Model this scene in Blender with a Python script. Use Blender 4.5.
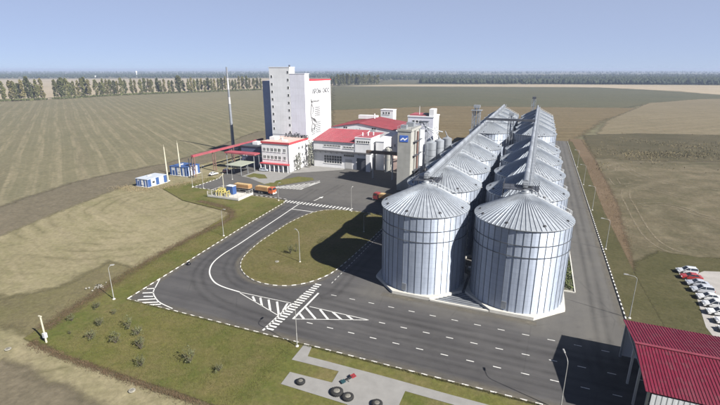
import bpy, math, random
import numpy as np
random.seed(7)
rad = math.radians
for _o in list(bpy.data.objects): bpy.data.objects.remove(_o)
SC = bpy.context.scene
COL = SC.collection

# ---------------------------------------------------------------- camera, sky, sun
CAM_H, F_PX, HORIZON, YAW = 46.0, 435.0, 69.5, rad(22.0)
PITCH = math.atan((202.5 - HORIZON) / F_PX)
cd = bpy.data.cameras.new('camera'); cam = bpy.data.objects.new('camera', cd); COL.objects.link(cam)
cam.location = (0, 0, CAM_H); cam.rotation_euler = (math.pi/2 - PITCH, 0, YAW)
cd.sensor_width = 36.0; cd.lens = F_PX / 720 * 36.0; cd.clip_start = 0.5; cd.clip_end = 60000
SC.camera = cam
SUN_AZ, SUN_EL = rad(-17.5), rad(37.5)
W = bpy.data.worlds.new('World'); SC.world = W; W.use_nodes = True
_n, _l = W.node_tree.nodes, W.node_tree.links
_sky = _n.new('ShaderNodeTexSky'); _sky.sky_type = 'NISHITA'; _sky.sun_disc = False
_sky.sun_elevation = SUN_EL; _sky.sun_rotation = math.pi/2 - SUN_AZ
_sky.altitude = 1000; _sky.air_density = 0.4; _sky.dust_density = 0.3; _sky.ozone_density = 4.0
_n['Background'].inputs['Strength'].default_value = 0.05
# thin even veil of autumn haze over the clear sky
_mx = _n.new('ShaderNodeMix'); _mx.data_type = 'RGBA'; 
_mx.inputs['B'].default_value = (3.95, 4.55, 6.15, 1)
_tc = _n.new('ShaderNodeTexCoord'); _sx = _n.new('ShaderNodeSeparateXYZ'); _l.new(_tc.outputs['Generated'], _sx.inputs[0])
_mr = _n.new('ShaderNodeMapRange'); _mr.interpolation_type = 'SMOOTHSTEP'   # the veil thins towards the zenith, as ground haze does
_mr.inputs['From Min'].default_value = 0.0; _mr.inputs['From Max'].default_value = 0.85; _mr.inputs['To Min'].default_value = 0.75; _mr.inputs['To Max'].default_value = 0.0
_l.new(_sx.outputs['Z'], _mr.inputs['Value']); _l.new(_mr.outputs[0], _mx.inputs['Factor'])
_l.new(_sky.outputs[0], _mx.inputs['A']); _l.new(_mx.outputs['Result'], _n['Background'].inputs[0])
sd = bpy.data.lights.new('sun', 'SUN'); so = bpy.data.objects.new('sun', sd); COL.objects.link(so)
sd.energy = 5.0; sd.angle = rad(0.53); sd.color = (1.0, 0.955, 0.88)
so.rotation_euler = (math.pi/2 - SUN_EL, 0, SUN_AZ + math.pi/2)
so.location = (60, -20, 90)
SC.view_settings.view_transform = 'Standard'; SC.view_settings.look = 'None'
SC.view_settings.exposure = 1.33; SC.view_settings.gamma = 1.0; SC.view_settings.use_curve_mapping = False
SC.render.engine = 'CYCLES'
SC.cycles.volume_bounces = 0
SC.cycles.transparent_max_bounces = 16

# ---------------------------------------------------------------- pixel -> ground helpers
def ray(u, v):
    a = (u - 360) / F_PX; b = -(v - 202.5) / F_PX; c, d = math.cos(PITCH), math.sin(PITCH)
    x, y, z = a, c + b*d, -d + b*c
    cy, sy = math.cos(YAW), math.sin(YAW)
    return (cy*x - sy*y, sy*x + cy*y, z)
def G(u, v, z=0.0):
    r = ray(u, v); t = (z - CAM_H) / r[2]
    return (r[0]*t, r[1]*t)
def GL(pts, z=0.0): return [G(u, v, z) for u, v in pts]

# ---------------------------------------------------------------- materials
MATS = {}
def mat(name, col, rough=0.8, metal=0.0, var=0.12, scale=0.6, bump=0.0, bscale=8.0, col2=None, spec=0.3, rnd=0.0, detail=5.0, coat=0.0):
    """procedural: base colour mottled by two octave-noises in object space"""
    if name in MATS: return MATS[name]
    m = bpy.data.materials.new(name); m.use_nodes = True
    nt = m.node_tree; N, L = nt.nodes, nt.links; b = N['Principled BSDF']
    b.inputs['Roughness'].default_value = rough; b.inputs['Metallic'].default_value = metal
    b.inputs['Specular IOR Level'].default_value = spec
    if coat: b.inputs['Coat Weight'].default_value = coat; b.inputs['Coat Roughness'].default_value = 0.1
    geo = N.new('ShaderNodeNewGeometry')
    t1 = N.new('ShaderNodeTexNoise'); t1.inputs['Scale'].default_value = scale; t1.inputs['Detail'].default_value = detail
    t1.inputs['Roughness'].default_value = 0.62
    L.new(geo.outputs['Position'], t1.inputs['Vector'])
    ramp = N.new('ShaderNodeValToRGB'); e = ramp.color_ramp.elements
    c2 = col2 if col2 else tuple(c*(1+var) for c in col); c1 = col if col2 else tuple(c*(1-var) for c in col)
    e[0].position = 0.3; e[1].position = 0.7
    e[0].color = (*c1, 1); e[1].color = (*c2, 1)
    L.new(t1.outputs['Fac'], ramp.inputs['Fac'])
    out = ramp.outputs['Color']
    if rnd:
        oi = N.new('ShaderNodeObjectInfo'); mr = N.new('ShaderNodeMapRange')
        mr.inputs['To Min'].default_value = 1-rnd; mr.inputs['To Max'].default_value = 1+rnd
        L.new(oi.outputs['Random'], mr.inputs['Value'])
        mx = N.new('ShaderNodeMix'); mx.data_type = 'RGBA'; mx.blend_type = 'MULTIPLY'; mx.inputs['Factor'].default_value = 1
        L.new(out, mx.inputs['A']); L.new(mr.outputs[0], mx.inputs['B']); out = mx.outputs['Result']
    L.new(out, b.inputs['Base Color'])
    if bump:
        t2 = N.new('ShaderNodeTexNoise'); t2.inputs['Scale'].default_value = bscale; t2.inputs['Detail'].default_value = 4
        L.new(geo.outputs['Position'], t2.inputs['Vector'])
        bp = N.new('ShaderNodeBump'); bp.inputs['Strength'].default_value = bump; bp.inputs['Distance'].default_value = 0.1
        L.new(t2.outputs['Fac'], bp.inputs['Height']); L.new(bp.outputs[0], b.inputs['Normal'])
    MATS[name] = m
    return m
def mixnode(nt, fac, a, b, blend='MIX'):
    x = nt.nodes.new('ShaderNodeMix'); x.data_type = 'RGBA'; x.blend_type = blend
    for s, val in (('Factor', fac), ('A', a), ('B', b)):
        if hasattr(val, 'links') or isinstance(val, bpy.types.NodeSocket): nt.links.new(val, x.inputs[s])
        elif s == 'Factor': x.inputs[s].default_value = val
        else: x.inputs[s].default_value = (*val, 1)
    return x.outputs['Result']
def noise(nt, vec, scale, detail=4, rough=0.6, lo=0.35, hi=0.65):
    t = nt.nodes.new('ShaderNodeTexNoise'); t.inputs['Scale'].default_value = scale
    t.inputs['Detail'].default_value = detail; t.inputs['Roughness'].default_value = rough
    nt.links.new(vec, t.inputs['Vector'])
    m = nt.nodes.new('ShaderNodeMapRange'); m.inputs['From Min'].default_value = lo; m.inputs['From Max'].default_value = hi
    nt.links.new(t.outputs['Fac'], m.inputs['Value'])
    return m.outputs[0]
def mapping(nt, vec, rotz=0, scale=(1, 1, 1), loc=(0, 0, 0)):
    m = nt.nodes.new('ShaderNodeMapping'); m.inputs['Rotation'].default_value = (0, 0, rotz)
    m.inputs['Scale'].default_value = scale; m.inputs['Location'].default_value = loc
    nt.links.new(vec, m.inputs['Vector']); return m.outputs[0]
def mathn(nt, op, a, b=None, clamp=False):
    m = nt.nodes.new('ShaderNodeMath'); m.operation = op; m.use_clamp = clamp
    for i, val in enumerate((a, b)):
        if val is None: continue
        if isinstance(val, bpy.types.NodeSocket): nt.links.new(val, m.inputs[i])
        else: m.inputs[i].default_value = val
    return m.outputs[0]
def ground_mat(name, cols, s_big=0.02, s_mid=0.15, s_fine=1.6, stripe=None, swirl=None, bump=0.4, rough=0.95, patch=.6):
    K = .52; cols = [tuple(x*K for x in c) for c in cols]
    if stripe: stripe = (stripe[0], stripe[1], tuple(x*K for x in stripe[2]), stripe[3])
    if swirl: swirl = (swirl[0], swirl[1], tuple(x*K for x in swirl[2]), swirl[3])
    """soil / grass: three noise octaves between colours, optional straight wheel tracks or mowing arcs"""
    m = bpy.data.materials.new(name); m.use_nodes = True; nt = m.node_tree; b = nt.nodes['Principled BSDF']
    b.inputs['Roughness'].default_value = rough; b.inputs['Specular IOR Level'].default_value = 0.1
    P = nt.nodes.new('ShaderNodeNewGeometry').outputs['Position']
    c = mixnode(nt, noise(nt, P, s_big, 5, .65, .38, .62), cols[0], cols[1])
    c = mixnode(nt, mathn(nt, 'MULTIPLY', noise(nt, P, s_mid, 6, .7, .42, .72), .75), c, cols[2])
    if stripe:
        ang, per, col, amt = stripe
        q = mapping(nt, P, -ang)
        for k, (pp, off, am) in enumerate(((per, 0.0, amt), (per, 1.9, amt), (per*3.7, 3.3, amt*.8), (per*.31, .5, amt*.35))):
            sx = nt.nodes.new('ShaderNodeSeparateXYZ'); nt.links.new(q, sx.inputs[0])
            wob = mathn(nt, 'MULTIPLY', noise(nt, mapping(nt, q, 0, (.15, 1, 1)), .03, 3), 2.2)
            y = mathn(nt, 'ADD', mathn(nt, 'ADD', sx.outputs['Y'], off), wob)
            fr = mathn(nt, 'PINGPONG', y, pp/2)
            w = nt.nodes.new('ShaderNodeMapRange'); w.inputs['From Min'].default_value = pp*.03 + .25; w.inputs['From Max'].default_value = pp*.10 + .35
            w.inputs['To Min'].default_value = 1; w.inputs['To Max'].default_value = 0
            nt.links.new(fr, w.inputs['Value'])
            brk = noise(nt, mapping(nt, q, 0, (.03, .25, 1), (k*7.3, k*3.1, 0)), 1.0, 4, .6, .4, .7)
            f = mathn(nt, 'MULTIPLY', mathn(nt, 'MULTIPLY', w.outputs[0], brk), am)
            c = mixnode(nt, f, c, col if k != 2 else tuple(x*.6 for x in col))
    if swirl:
        ctr, per, col, amt = swirl
        d = nt.nodes.new('ShaderNodeVectorMath'); d.operation = 'DISTANCE'; nt.links.new(P, d.inputs[0]); d.inputs[1].default_value = (*ctr, 0)
        y = mathn(nt, 'ADD', d.outputs['Value'], mathn(nt, 'MULTIPLY', noise(nt, P, .05, 3), 3.0))
        fr = mathn(nt, 'MULTIPLY', mathn(nt, 'PINGPONG', y, per/2), 2/per)
        f = mathn(nt, 'MULTIPLY', mathn(nt, 'MULTIPLY', mathn(nt, 'POWER', fr, 3.0), noise(nt, P, .06, 4, .6, .42, .62)), amt)
        c = mixnode(nt, f, c, col)
    c = mixnode(nt, mathn(nt, 'MULTIPLY', noise(nt, mapping(nt, P, .6, (1, 1.4, 1), (13, 7, 0)), s_mid*2.3, 7, .72, .55, .72), patch), c, tuple(x*1.18 for x in cols[1]))
    c = mixnode(nt, mathn(nt, 'MULTIPLY', noise(nt, mapping(nt, P, 1.1, (1.3, 1, 1), (3, 31, 0)), s_mid*1.4, 7, .72, .55, .72), patch), c, tuple(x*.72 for x in cols[0]))
    fine = noise(nt, P, s_fine, 6, .75, .25, .75)
    c = mixnode(nt, 0.55, c, mixnode(nt, fine, (.35, .35, .35), (1.45, 1.45, 1.45)), 'MULTIPLY')
    nt.links.new(c, b.inputs['Base Color'])
    bp = nt.nodes.new('ShaderNodeBump'); bp.inputs['Strength'].default_value = bump; bp.inputs['Distance'].default_value = .25
    nt.links.new(noise(nt, P, s_fine*1.3, 5, .7, 0, 1), bp.inputs['Height']); nt.links.new(bp.outputs[0], b.inputs['Normal'])
    MATS[name] = m; return m

# ---------------------------------------------------------------- mesh builder
class MB:
    def __init__(s): s.v = []; s.f = []
    def add(s, verts, faces):
        o = len(s.v); s.v += [tuple(p) for p in verts]; s.f += [tuple(i+o for i in f) for f in faces]; return s
    def box(s, x0, x1, y0, y1, z0, z1):
        return s.add([(x0,y0,z0),(x1,y0,z0),(x1,y1,z0),(x0,y1,z0),(x0,y0,z1),(x1,y0,z1),(x1,y1,z1),(x0,y1,z1)],
                     [(3,2,1,0),(4,5,6,7),(0,1,5,4),(1,2,6,5),(2,3,7,6),(3,0,4,7)])
    def hexa(s, lo, hi):   # two quads
        return s.add(list(lo)+list(hi), [(3,2,1,0),(4,5,6,7),(0,1,5,4),(1,2,6,5),(2,3,7,6),(3,0,4,7)])
    def prism(s, poly, z0, z1):
        n = len(poly)
        a = sum(poly[i][0]*poly[(i+1)%n][1]-poly[(i+1)%n][0]*poly[i][1] for i in range(n))
        if a < 0: poly = poly[::-1]
        return s.add([(x,y,z0) for x,y in poly]+[(x,y,z1) for x,y in poly],
                     [tuple(range(n-1,-1,-1)), tuple(range(n,2*n))]+[(i,(i+1)%n,n+(i+1)%n,n+i) for i in range(n)])
    def extr(s, prof, axis, a, b):   # profile in (h,z) extruded along x or y
        n = len(prof)
        if axis == 'x': A = [(a,p,q) for p,q in prof]; B = [(b,p,q) for p,q in prof]
        else: A = [(p,a,q) for p,q in prof]; B = [(p,b,q) for p,q in prof]
        return s.add(A+B, [tuple(range(n)), tuple(range(2*n-1,n-1,-1))]+[(i,n+i,n+(i+1)%n,(i+1)%n) for i in range(n)])
    def tube(s, pts, r, n=8, cap=True):
        rs = r if isinstance(r, (list, tuple)) else [r]*len(pts)
        P = [np.array(p, float) for p in pts]; o = len(s.v)
        for i, p in enumerate(P):
            t = P[min(i+1,len(P)-1)]-P[max(i-1,0)]; t /= np.linalg.norm(t)+1e-9
            up = np.array([0,0,1.]) if abs(t[2]) < .95 else np.array([1.,0,0])
            a = np.cross(t, up); a /= np.linalg.norm(a); b = np.cross(t, a)
            for k in range(n):
                q = p+rs[i]*(math.cos(2*math.pi*k/n)*a+math.sin(2*math.pi*k/n)*b); s.v.append(tuple(q))
        for i in range(len(P)-1):
            for k in range(n): s.f.append((o+i*n+k, o+i*n+(k+1)%n, o+(i+1)*n+(k+1)%n, o+(i+1)*n+k))
        if cap:
            s.f.append(tuple(o+k for k in range(n))); s.f.append(tuple(o+(len(P)-1)*n+k for k in range(n-1,-1,-1)))
        return s
    def beam(s, p, q, w, h=None):
        h = h or w; p = np.array(p,float); q = np.array(q,float); t = q-p; t /= np.linalg.norm(t)
        up = np.array([0,0,1.]) if abs(t[2]) < .95 else np.array([0,1.,0])
        a = np.cross(t, up); a /= np.linalg.norm(a); b = np.cross(a, t)
        c = [-a*w/2-b*h/2, a*w/2-b*h/2, a*w/2+b*h/2, -a*w/2+b*h/2]
        return s.hexa([p+x for x in c], [q+x for x in c])
    def lathe(s, prof, n=24, cx=0, cy=0):
        o = len(s.v)
        for r, z in prof:
            for k in range(n): s.v.append((cx+r*math.cos(2*math.pi*k/n), cy+r*math.sin(2*math.pi*k/n), z))
        for i in range(len(prof)-1):
            for k in range(n): s.f.append((o+i*n+k, o+i*n+(k+1)%n, o+(i+1)*n+(k+1)%n, o+(i+1)*n+k))
        s.f.append(tuple(o+k for k in range(n-1,-1,-1))); s.f.append(tuple(o+(len(prof)-1)*n+k for k in range(n)))
        return s
    def mesh(s, name, m, smooth=False):
        me = bpy.data.meshes.new(name); me.from_pydata(s.v, [], s.f); me.update()
        if m: me.materials.append(m)
        if smooth: me.polygons.foreach_set('use_smooth', [True]*len(me.polygons))
        return me
    def build(s, name, m, parent=None, smooth=False, loc=None, rotz=0):
        return inst(name, s.mesh(name, m, smooth), parent, loc, rotz)
def inst(name, me, parent=None, loc=None, rotz=0):
    o = bpy.data.objects.new(name, me); COL.objects.link(o); o.parent = parent
    if loc: o.location = loc
    o.rotation_euler = (0, 0, rotz); return o
def tag(o, label=None, cat=None, group=None, kind=None):
    if label: o['label'] = label
    if cat: o['category'] = cat
    if group: o['group'] = group
    if kind: o['kind'] = kind
    return o
def thing(name, label, cat, loc=(0,0,0), rotz=0, group=None):
    o = bpy.data.objects.new(name, None); COL.objects.link(o); o.location = loc; o.rotation_euler = (0,0,rotz)
    o.empty_display_size = .5
    return tag(o, label, cat, group)
def copy_tree(o, parent=None):
    c = o.copy(); COL.objects.link(c)
    c.parent = parent if parent else o.parent
    for ch in list(o.children): copy_tree(ch, c)
    return c
def jitter_poly(pts, step=6.0, amp=1.0):
    out = []
    n = len(pts)
    for i in range(n):
        a, b = pts[i], pts[(i+1) % n]; d = math.hypot(b[0]-a[0], b[1]-a[1]); k = max(1, min(60, int(d/step)))
        for j in range(k):
            t = j/k; w = 0 if j == 0 else amp
            out.append((a[0]+(b[0]-a[0])*t+random.uniform(-w, w), a[1]+(b[1]-a[1])*t+random.uniform(-w, w)))
    return out
LAYER = [0]
def resample(pts, step):
    out = []; n = len(pts)
    for i in range(n):
        a, b = pts[i], pts[(i+1) % n]; d = math.hypot(b[0]-a[0], b[1]-a[1]); k = max(1, min(40, int(d/step)))
        out += [(a[0]+(b[0]-a[0])*t/k, a[1]+(b[1]-a[1])*t/k) for t in range(k)]
    return out
def sheet(name, pts, z, m, parent=None, kind='structure', step=None, amp=1.0, soft=None):
    """flat ground sheet; with soft=w its outer w metres thin out raggedly into what lies below"""
    if z < -.03: LAYER[0] += 1; z = -.30+.012*LAYER[0]
    if step and not soft: soft = step*.9
    a = sum(pts[i][0]*pts[(i+1)%len(pts)][1]-pts[(i+1)%len(pts)][0]*pts[i][1] for i in range(len(pts)))
    if a < 0: pts = pts[::-1]
    n = len(pts)
    if not soft: o = MB().add([(x, y, z) for x, y in pts], [tuple(range(n))]).build(name, m, parent)
    else:
        pts = resample(pts, max(step or soft, soft)*1.5); n = len(pts); nr = []
        for i in range(n):
            p0, p1 = pts[i-1], pts[(i+1) % n]; dx, dy = p1[0]-p0[0], p1[1]-p0[1]; d = math.hypot(dx, dy) or 1; nr.append((-dy/d, dx/d))
        rim = [(p[0]-q[0]*soft, p[1]-q[1]*soft) for p, q in zip(pts, nr)]; inn = [(p[0]+q[0]*soft*.5, p[1]+q[1]*soft*.5) for p, q in zip(pts, nr)]
        mb = MB().add([(x,y,z) for x,y in rim]+[(x,y,z) for x,y in inn], [(i,(i+1)%n,n+(i+1)%n,n+i) for i in range(n)]+[tuple(range(n,2*n))])
        o = mb.build(name, soft_version(m, soft), parent)
        at = o.data.attributes.new('edge', 'FLOAT', 'POINT'); at.data.foreach_set('value', [0.0]*n+[1.0]*n)
    if kind and not parent: o['kind'] = kind
    return o
SOFT = {}
def soft_version(m, w):
    key = (m.name, round(math.log(w)))
    if key in SOFT: return SOFT[key]
    q = m.copy(); nt = q.node_tree; out = nt.nodes['Material Output']; b = nt.nodes['Principled BSDF']
    at = nt.nodes.new('ShaderNodeAttribute'); at.attribute_name = 'edge'
    P = nt.nodes.new('ShaderNodeNewGeometry').outputs['Position']
    nz = noise(nt, P, 1.1/w, 8, .72, .2, .8)
    v = mathn(nt, 'ADD', mathn(nt, 'MULTIPLY', at.outputs['Fac'], 2.2), mathn(nt, 'SUBTRACT', nz, 1.15))
    r = nt.nodes.new('ShaderNodeMapRange'); r.interpolation_type = 'SMOOTHSTEP'; r.inputs['From Min'].default_value = 0.0; r.inputs['From Max'].default_value = .95; nt.links.new(v, r.inputs['Value'])
    tr = nt.nodes.new('ShaderNodeBsdfTransparent'); mx = nt.nodes.new('ShaderNodeMixShader')
    nt.links.new(r.outputs[0], mx.inputs[0]); nt.links.new(tr.outputs[0], mx.inputs[1]); nt.links.new(b.outputs[0], mx.inputs[2]); nt.links.new(mx.outputs[0], out.inputs['Surface'])
    SOFT[key] = q; return q

# ================================================================ ground and fields
g_far = ground_mat('far_land', [(.20,.19,.115),(.25,.225,.14),(.17,.165,.10)], .0012, .006, .05, bump=.1)
g_stub = ground_mat('stubble_field', [(.225,.21,.132),(.262,.237,.15),(.185,.175,.108)], .012, .07, .5, stripe=(rad(145.8), 9.0, (.38,.33,.22), .75))
g_head = ground_mat('headland_soil', [(.20,.175,.125),(.24,.205,.145),(.165,.147,.10)], .02, .15, .8)
g_dry = ground_mat('dry_grass', [(.31,.275,.165),(.38,.335,.21),(.25,.24,.12)], .02, .1, 1.0, swirl=((-122,112), 4.6, (.20,.18,.10), .75), stripe=(rad(160), 7.0, (.44,.38,.25), .5))
g_lawn = ground_mat('lawn', [(.12,.145,.036),(.185,.178,.055),(.255,.20,.105)], .07, .16, 1.2)
g_isl = ground_mat('island_lawn', [(.165,.15,.055),(.215,.178,.088),(.125,.135,.04)], .08, .2, 1.2)
g_green = ground_mat('green_field', [(.120,.125,.075),(.14,.138,.082),(.16,.15,.09)], .004, .02, .2, stripe=(rad(20), 24.0, (.20,.18,.12), .6), bump=.1)
g_straw = ground_mat('straw_field', [(.50,.42,.30),(.58,.49,.36),(.44,.37,.26)], .004, .02, .2, bump=.1)
g_tan = ground_mat('tan_field', [(.20,.155,.085),(.225,.18,.105),(.16,.13,.07)], .006, .04, .3, stripe=(rad(22), 16.0, (.32,.26,.165), .6), bump=.1)
g_pale = ground_mat('pale_field', [(.25,.21,.135),(.29,.245,.16),(.20,.175,.105)], .008, .05, .4, stripe=(rad(48), 14.0, (.36,.30,.20), .5), bump=.2)
g_scrub = ground_mat('scrub', [(.12,.105,.062),(.165,.14,.085),(.08,.078,.04)], .02, .12, 1.0)
g_dirt = ground_mat('red_dirt', [(.20,.145,.092),(.245,.18,.12),(.155,.118,.07)], .03, .15, 1.2)
g_waste = ground_mat('wasteland', [(.155,.135,.085),(.25,.21,.14),(.09,.09,.045)], .018, .07, 1.0, patch=.8, swirl=((130,150), 11.0, (.30,.26,.18), .6))
g_verge = ground_mat('trampled_grass', [(.19,.175,.085),(.24,.21,.115),(.16,.14,.085)], .05, .2, 1.4)
g_rank = ground_mat('rank_grass', [(.105,.10,.045),(.14,.125,.065),(.078,.08,.032)], .05, .16, 1.2)
g_band = ground_mat('brown_verge', [(.17,.125,.075),(.21,.155,.095),(.14,.12,.06)], .06, .2, 1.3)
g_sand = ground_mat('sand_track', [(.36,.31,.22),(.42,.36,.26),(.28,.24,.16)], .06, .3, 1.5)

ground = MB().add([(-26000,-3000,-.32),(26000,-3000,-.32),(26000,40000,-.32),(-26000,40000,-.32)], [(0,1,2,3)]).build('ground', g_far)
tag(ground, kind='structure')
Gb = lambda *p: GL(p)
# left big stubble field, reaching from its dark headland back to the poplar row
sheet('stubble_field', GL([(-260,150),(-260,106),(0,102),(120,95),(262,90),(335,86),(345,96),(345,126),(259,131),(205,152),(170,163),(111,174),(74,183),(0,207),(-120,262)]), -.05, g_stub, step=25, amp=1.6)
sheet('headland', GL([(-140,270),(0,207),(74,183),(111,174),(170,163),(205,152),(259,131),(345,126),(345,141),(262,152),(205,166),(140,181),(120,190),(60,215),(0,240),(-140,310)]), -.046, g_head, step=9, amp=1.4)
sheet('dry_meadow', GL([(-200,330),(0,237),(60,212),(110,192),(150,178),(205,163),(262,150),(300,146),(300,178),(282,204),(200,257),(120,306),(60,345),(45,420),(-200,640)]), -.042, g_dry, soft=5.0)
sheet('roadside_meadow', GL([(-220,360),(0,322),(45,338),(120,366),(245,408),(330,470),(100,640),(-300,640)]), -.038, g_dry, soft=3.0)
sheet('field_track', GL([(-160,470),(0,362),(40,385),(100,412),(180,470),(60,560)]), -.034, g_head, soft=5)
sheet('trampled_verge', GL([(-40,290),(0,300),(60,288),(110,262),(130,272),(95,300),(60,335),(20,322),(-60,318)]), -.034, g_verge, soft=6)
# right side fields
sheet('green_field', GL([(335,110),(335,86.6),(460,86.6),(600,87.0),(690,93),(900,100),(700,99),(650,103),(600,110),(540,107.5),(450,106)]), -.05, g_green, step=30, amp=3)
sheet('straw_strip', GL([(345,86.0),(400,84.6),(560,84.3),(720,85.4),(1000,87),(1000,96),(720,94.5),(680,91),(600,87.2),(460,86.4)]), -.046, g_straw, step=40, amp=4)
sheet('tan_field', GL([(335,110),(440,106),(540,107),(640,108),(600,120),(572,138),(610,143),(590,160),(560,150),(420,165),(335,150)]), -.046, g_tan, step=14, amp=2)
sheet('pale_field', GL([(650,103),(700,99),(960,96),(1200,120),(720,136),(640,134),(600,134),(610,120)]), -.042, g_pale, soft=9)
sheet('scrub_belt', GL([(585,135),(640,133.5),(720,135),(1100,150),(1100,180),(720,163),(640,162),(606,168),(592,150)]), -.042, g_scrub, step=6, amp=1.6)
sheet('wasteland', GL([(592,158),(640,161),(720,162),(1100,178),(1400,300),(1100,420),(720,420),(640,320),(600,240),(585,190)]), -.046, g_waste, step=8, amp=1.2)
sheet('red_dirt_strip', GL([(570,139),(580,139),(594,160),(604,180),(616,205),(620,225),(630,262),(646,300),(630,304),(611,262),(600,228),(591,200),(581,172)]), -.038, g_dirt, soft=3.0)
def ruts(px, gap, w):
    c = [G(*p) for p in px]; 
    for _ in range(2):
        c = [c[0]]+[q for a, b in zip(c[:-1], c[1:]) for q in ((a[0]*.75+b[0]*.25, a[1]*.75+b[1]*.25), (a[0]*.25+b[0]*.75, a[1]*.25+b[1]*.75))]+[c[-1]]
    for sd in (-1, 1):
        V = []
        for i, p in enumerate(c):
            a = c[max(i-1,0)]; b = c[min(i+1,len(c)-1)]; d = math.hypot(b[0]-a[0], b[1]-a[1]) or 1; nx, ny = -(b[1]-a[1])/d, (b[0]-a[0])/d
            V += [(p[0]+nx*(sd*gap/2+k*w), p[1]+ny*(sd*gap/2+k*w)) for k in (1, 0, -1)]
        LAYER[0] += 1; z = -.30+.012*LAYER[0]; n = len(c)
        o = MB().add([(x,y,z) for x,y in V], [f for i in range(n-1) for f in ((3*i,3*i+1,3*i+4,3*i+3),(3*i+1,3*i+2,3*i+5,3*i+4))]).build('sand_track', soft_version(g_sand, 2.5))
        at = o.data.attributes.new('edge', 'FLOAT', 'POINT'); at.data.foreach_set('value', [0.0,.56,0.0]*n); o['kind'] = 'structure'
ruts([(612,170),(611,167),(616,164),(624,167),(640,176),(668,183),(700,187),(760,192)], 3.2, 1.3)
ruts([(626,190),(625,196),(630,204),(638,220),(650,238),(668,250),(690,255)], 2.8, 1.0)
ruts([(613,178),(618,186),(630,184),(650,188),(690,200),(760,206)], 3.0, .9)
ruts([(640,205),(660,203),(685,208),(700,216),(740,222)], 2.6, 1.0)
sheet('grass_patch', GL([(628,300),(640,262),(660,252),(700,258),(800,262),(900,360),(760,420),(640,330)]), -.038, g_rank, soft=3.0)
# verges right by the paved yard
sheet('side_verge', [(19.8,76),(26.5,78),(25,110),(24,160),(24.5,240),(22.5,322),(19.8,322)], -.028, g_rank, soft=.9)
lawn = sheet('lawn', [(-84,57.4),(-81,40.0),(-70,39.4),(-40,39.8),(-10,36),(30,36),(60,40),(60,56),(19,57.6),(-75.2,57.5),(-76.7,69.8),(-79.2,100.6),(-81.4,131.0),(-88,131.6),(-112,131.6),(-112,136),(-127.6,136),(-127.6,150),(-133,150),(-138,128),(-118,118),(-92,113),(-88.5,92),(-87,74)], -.024, g_lawn, soft=.8)

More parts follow.
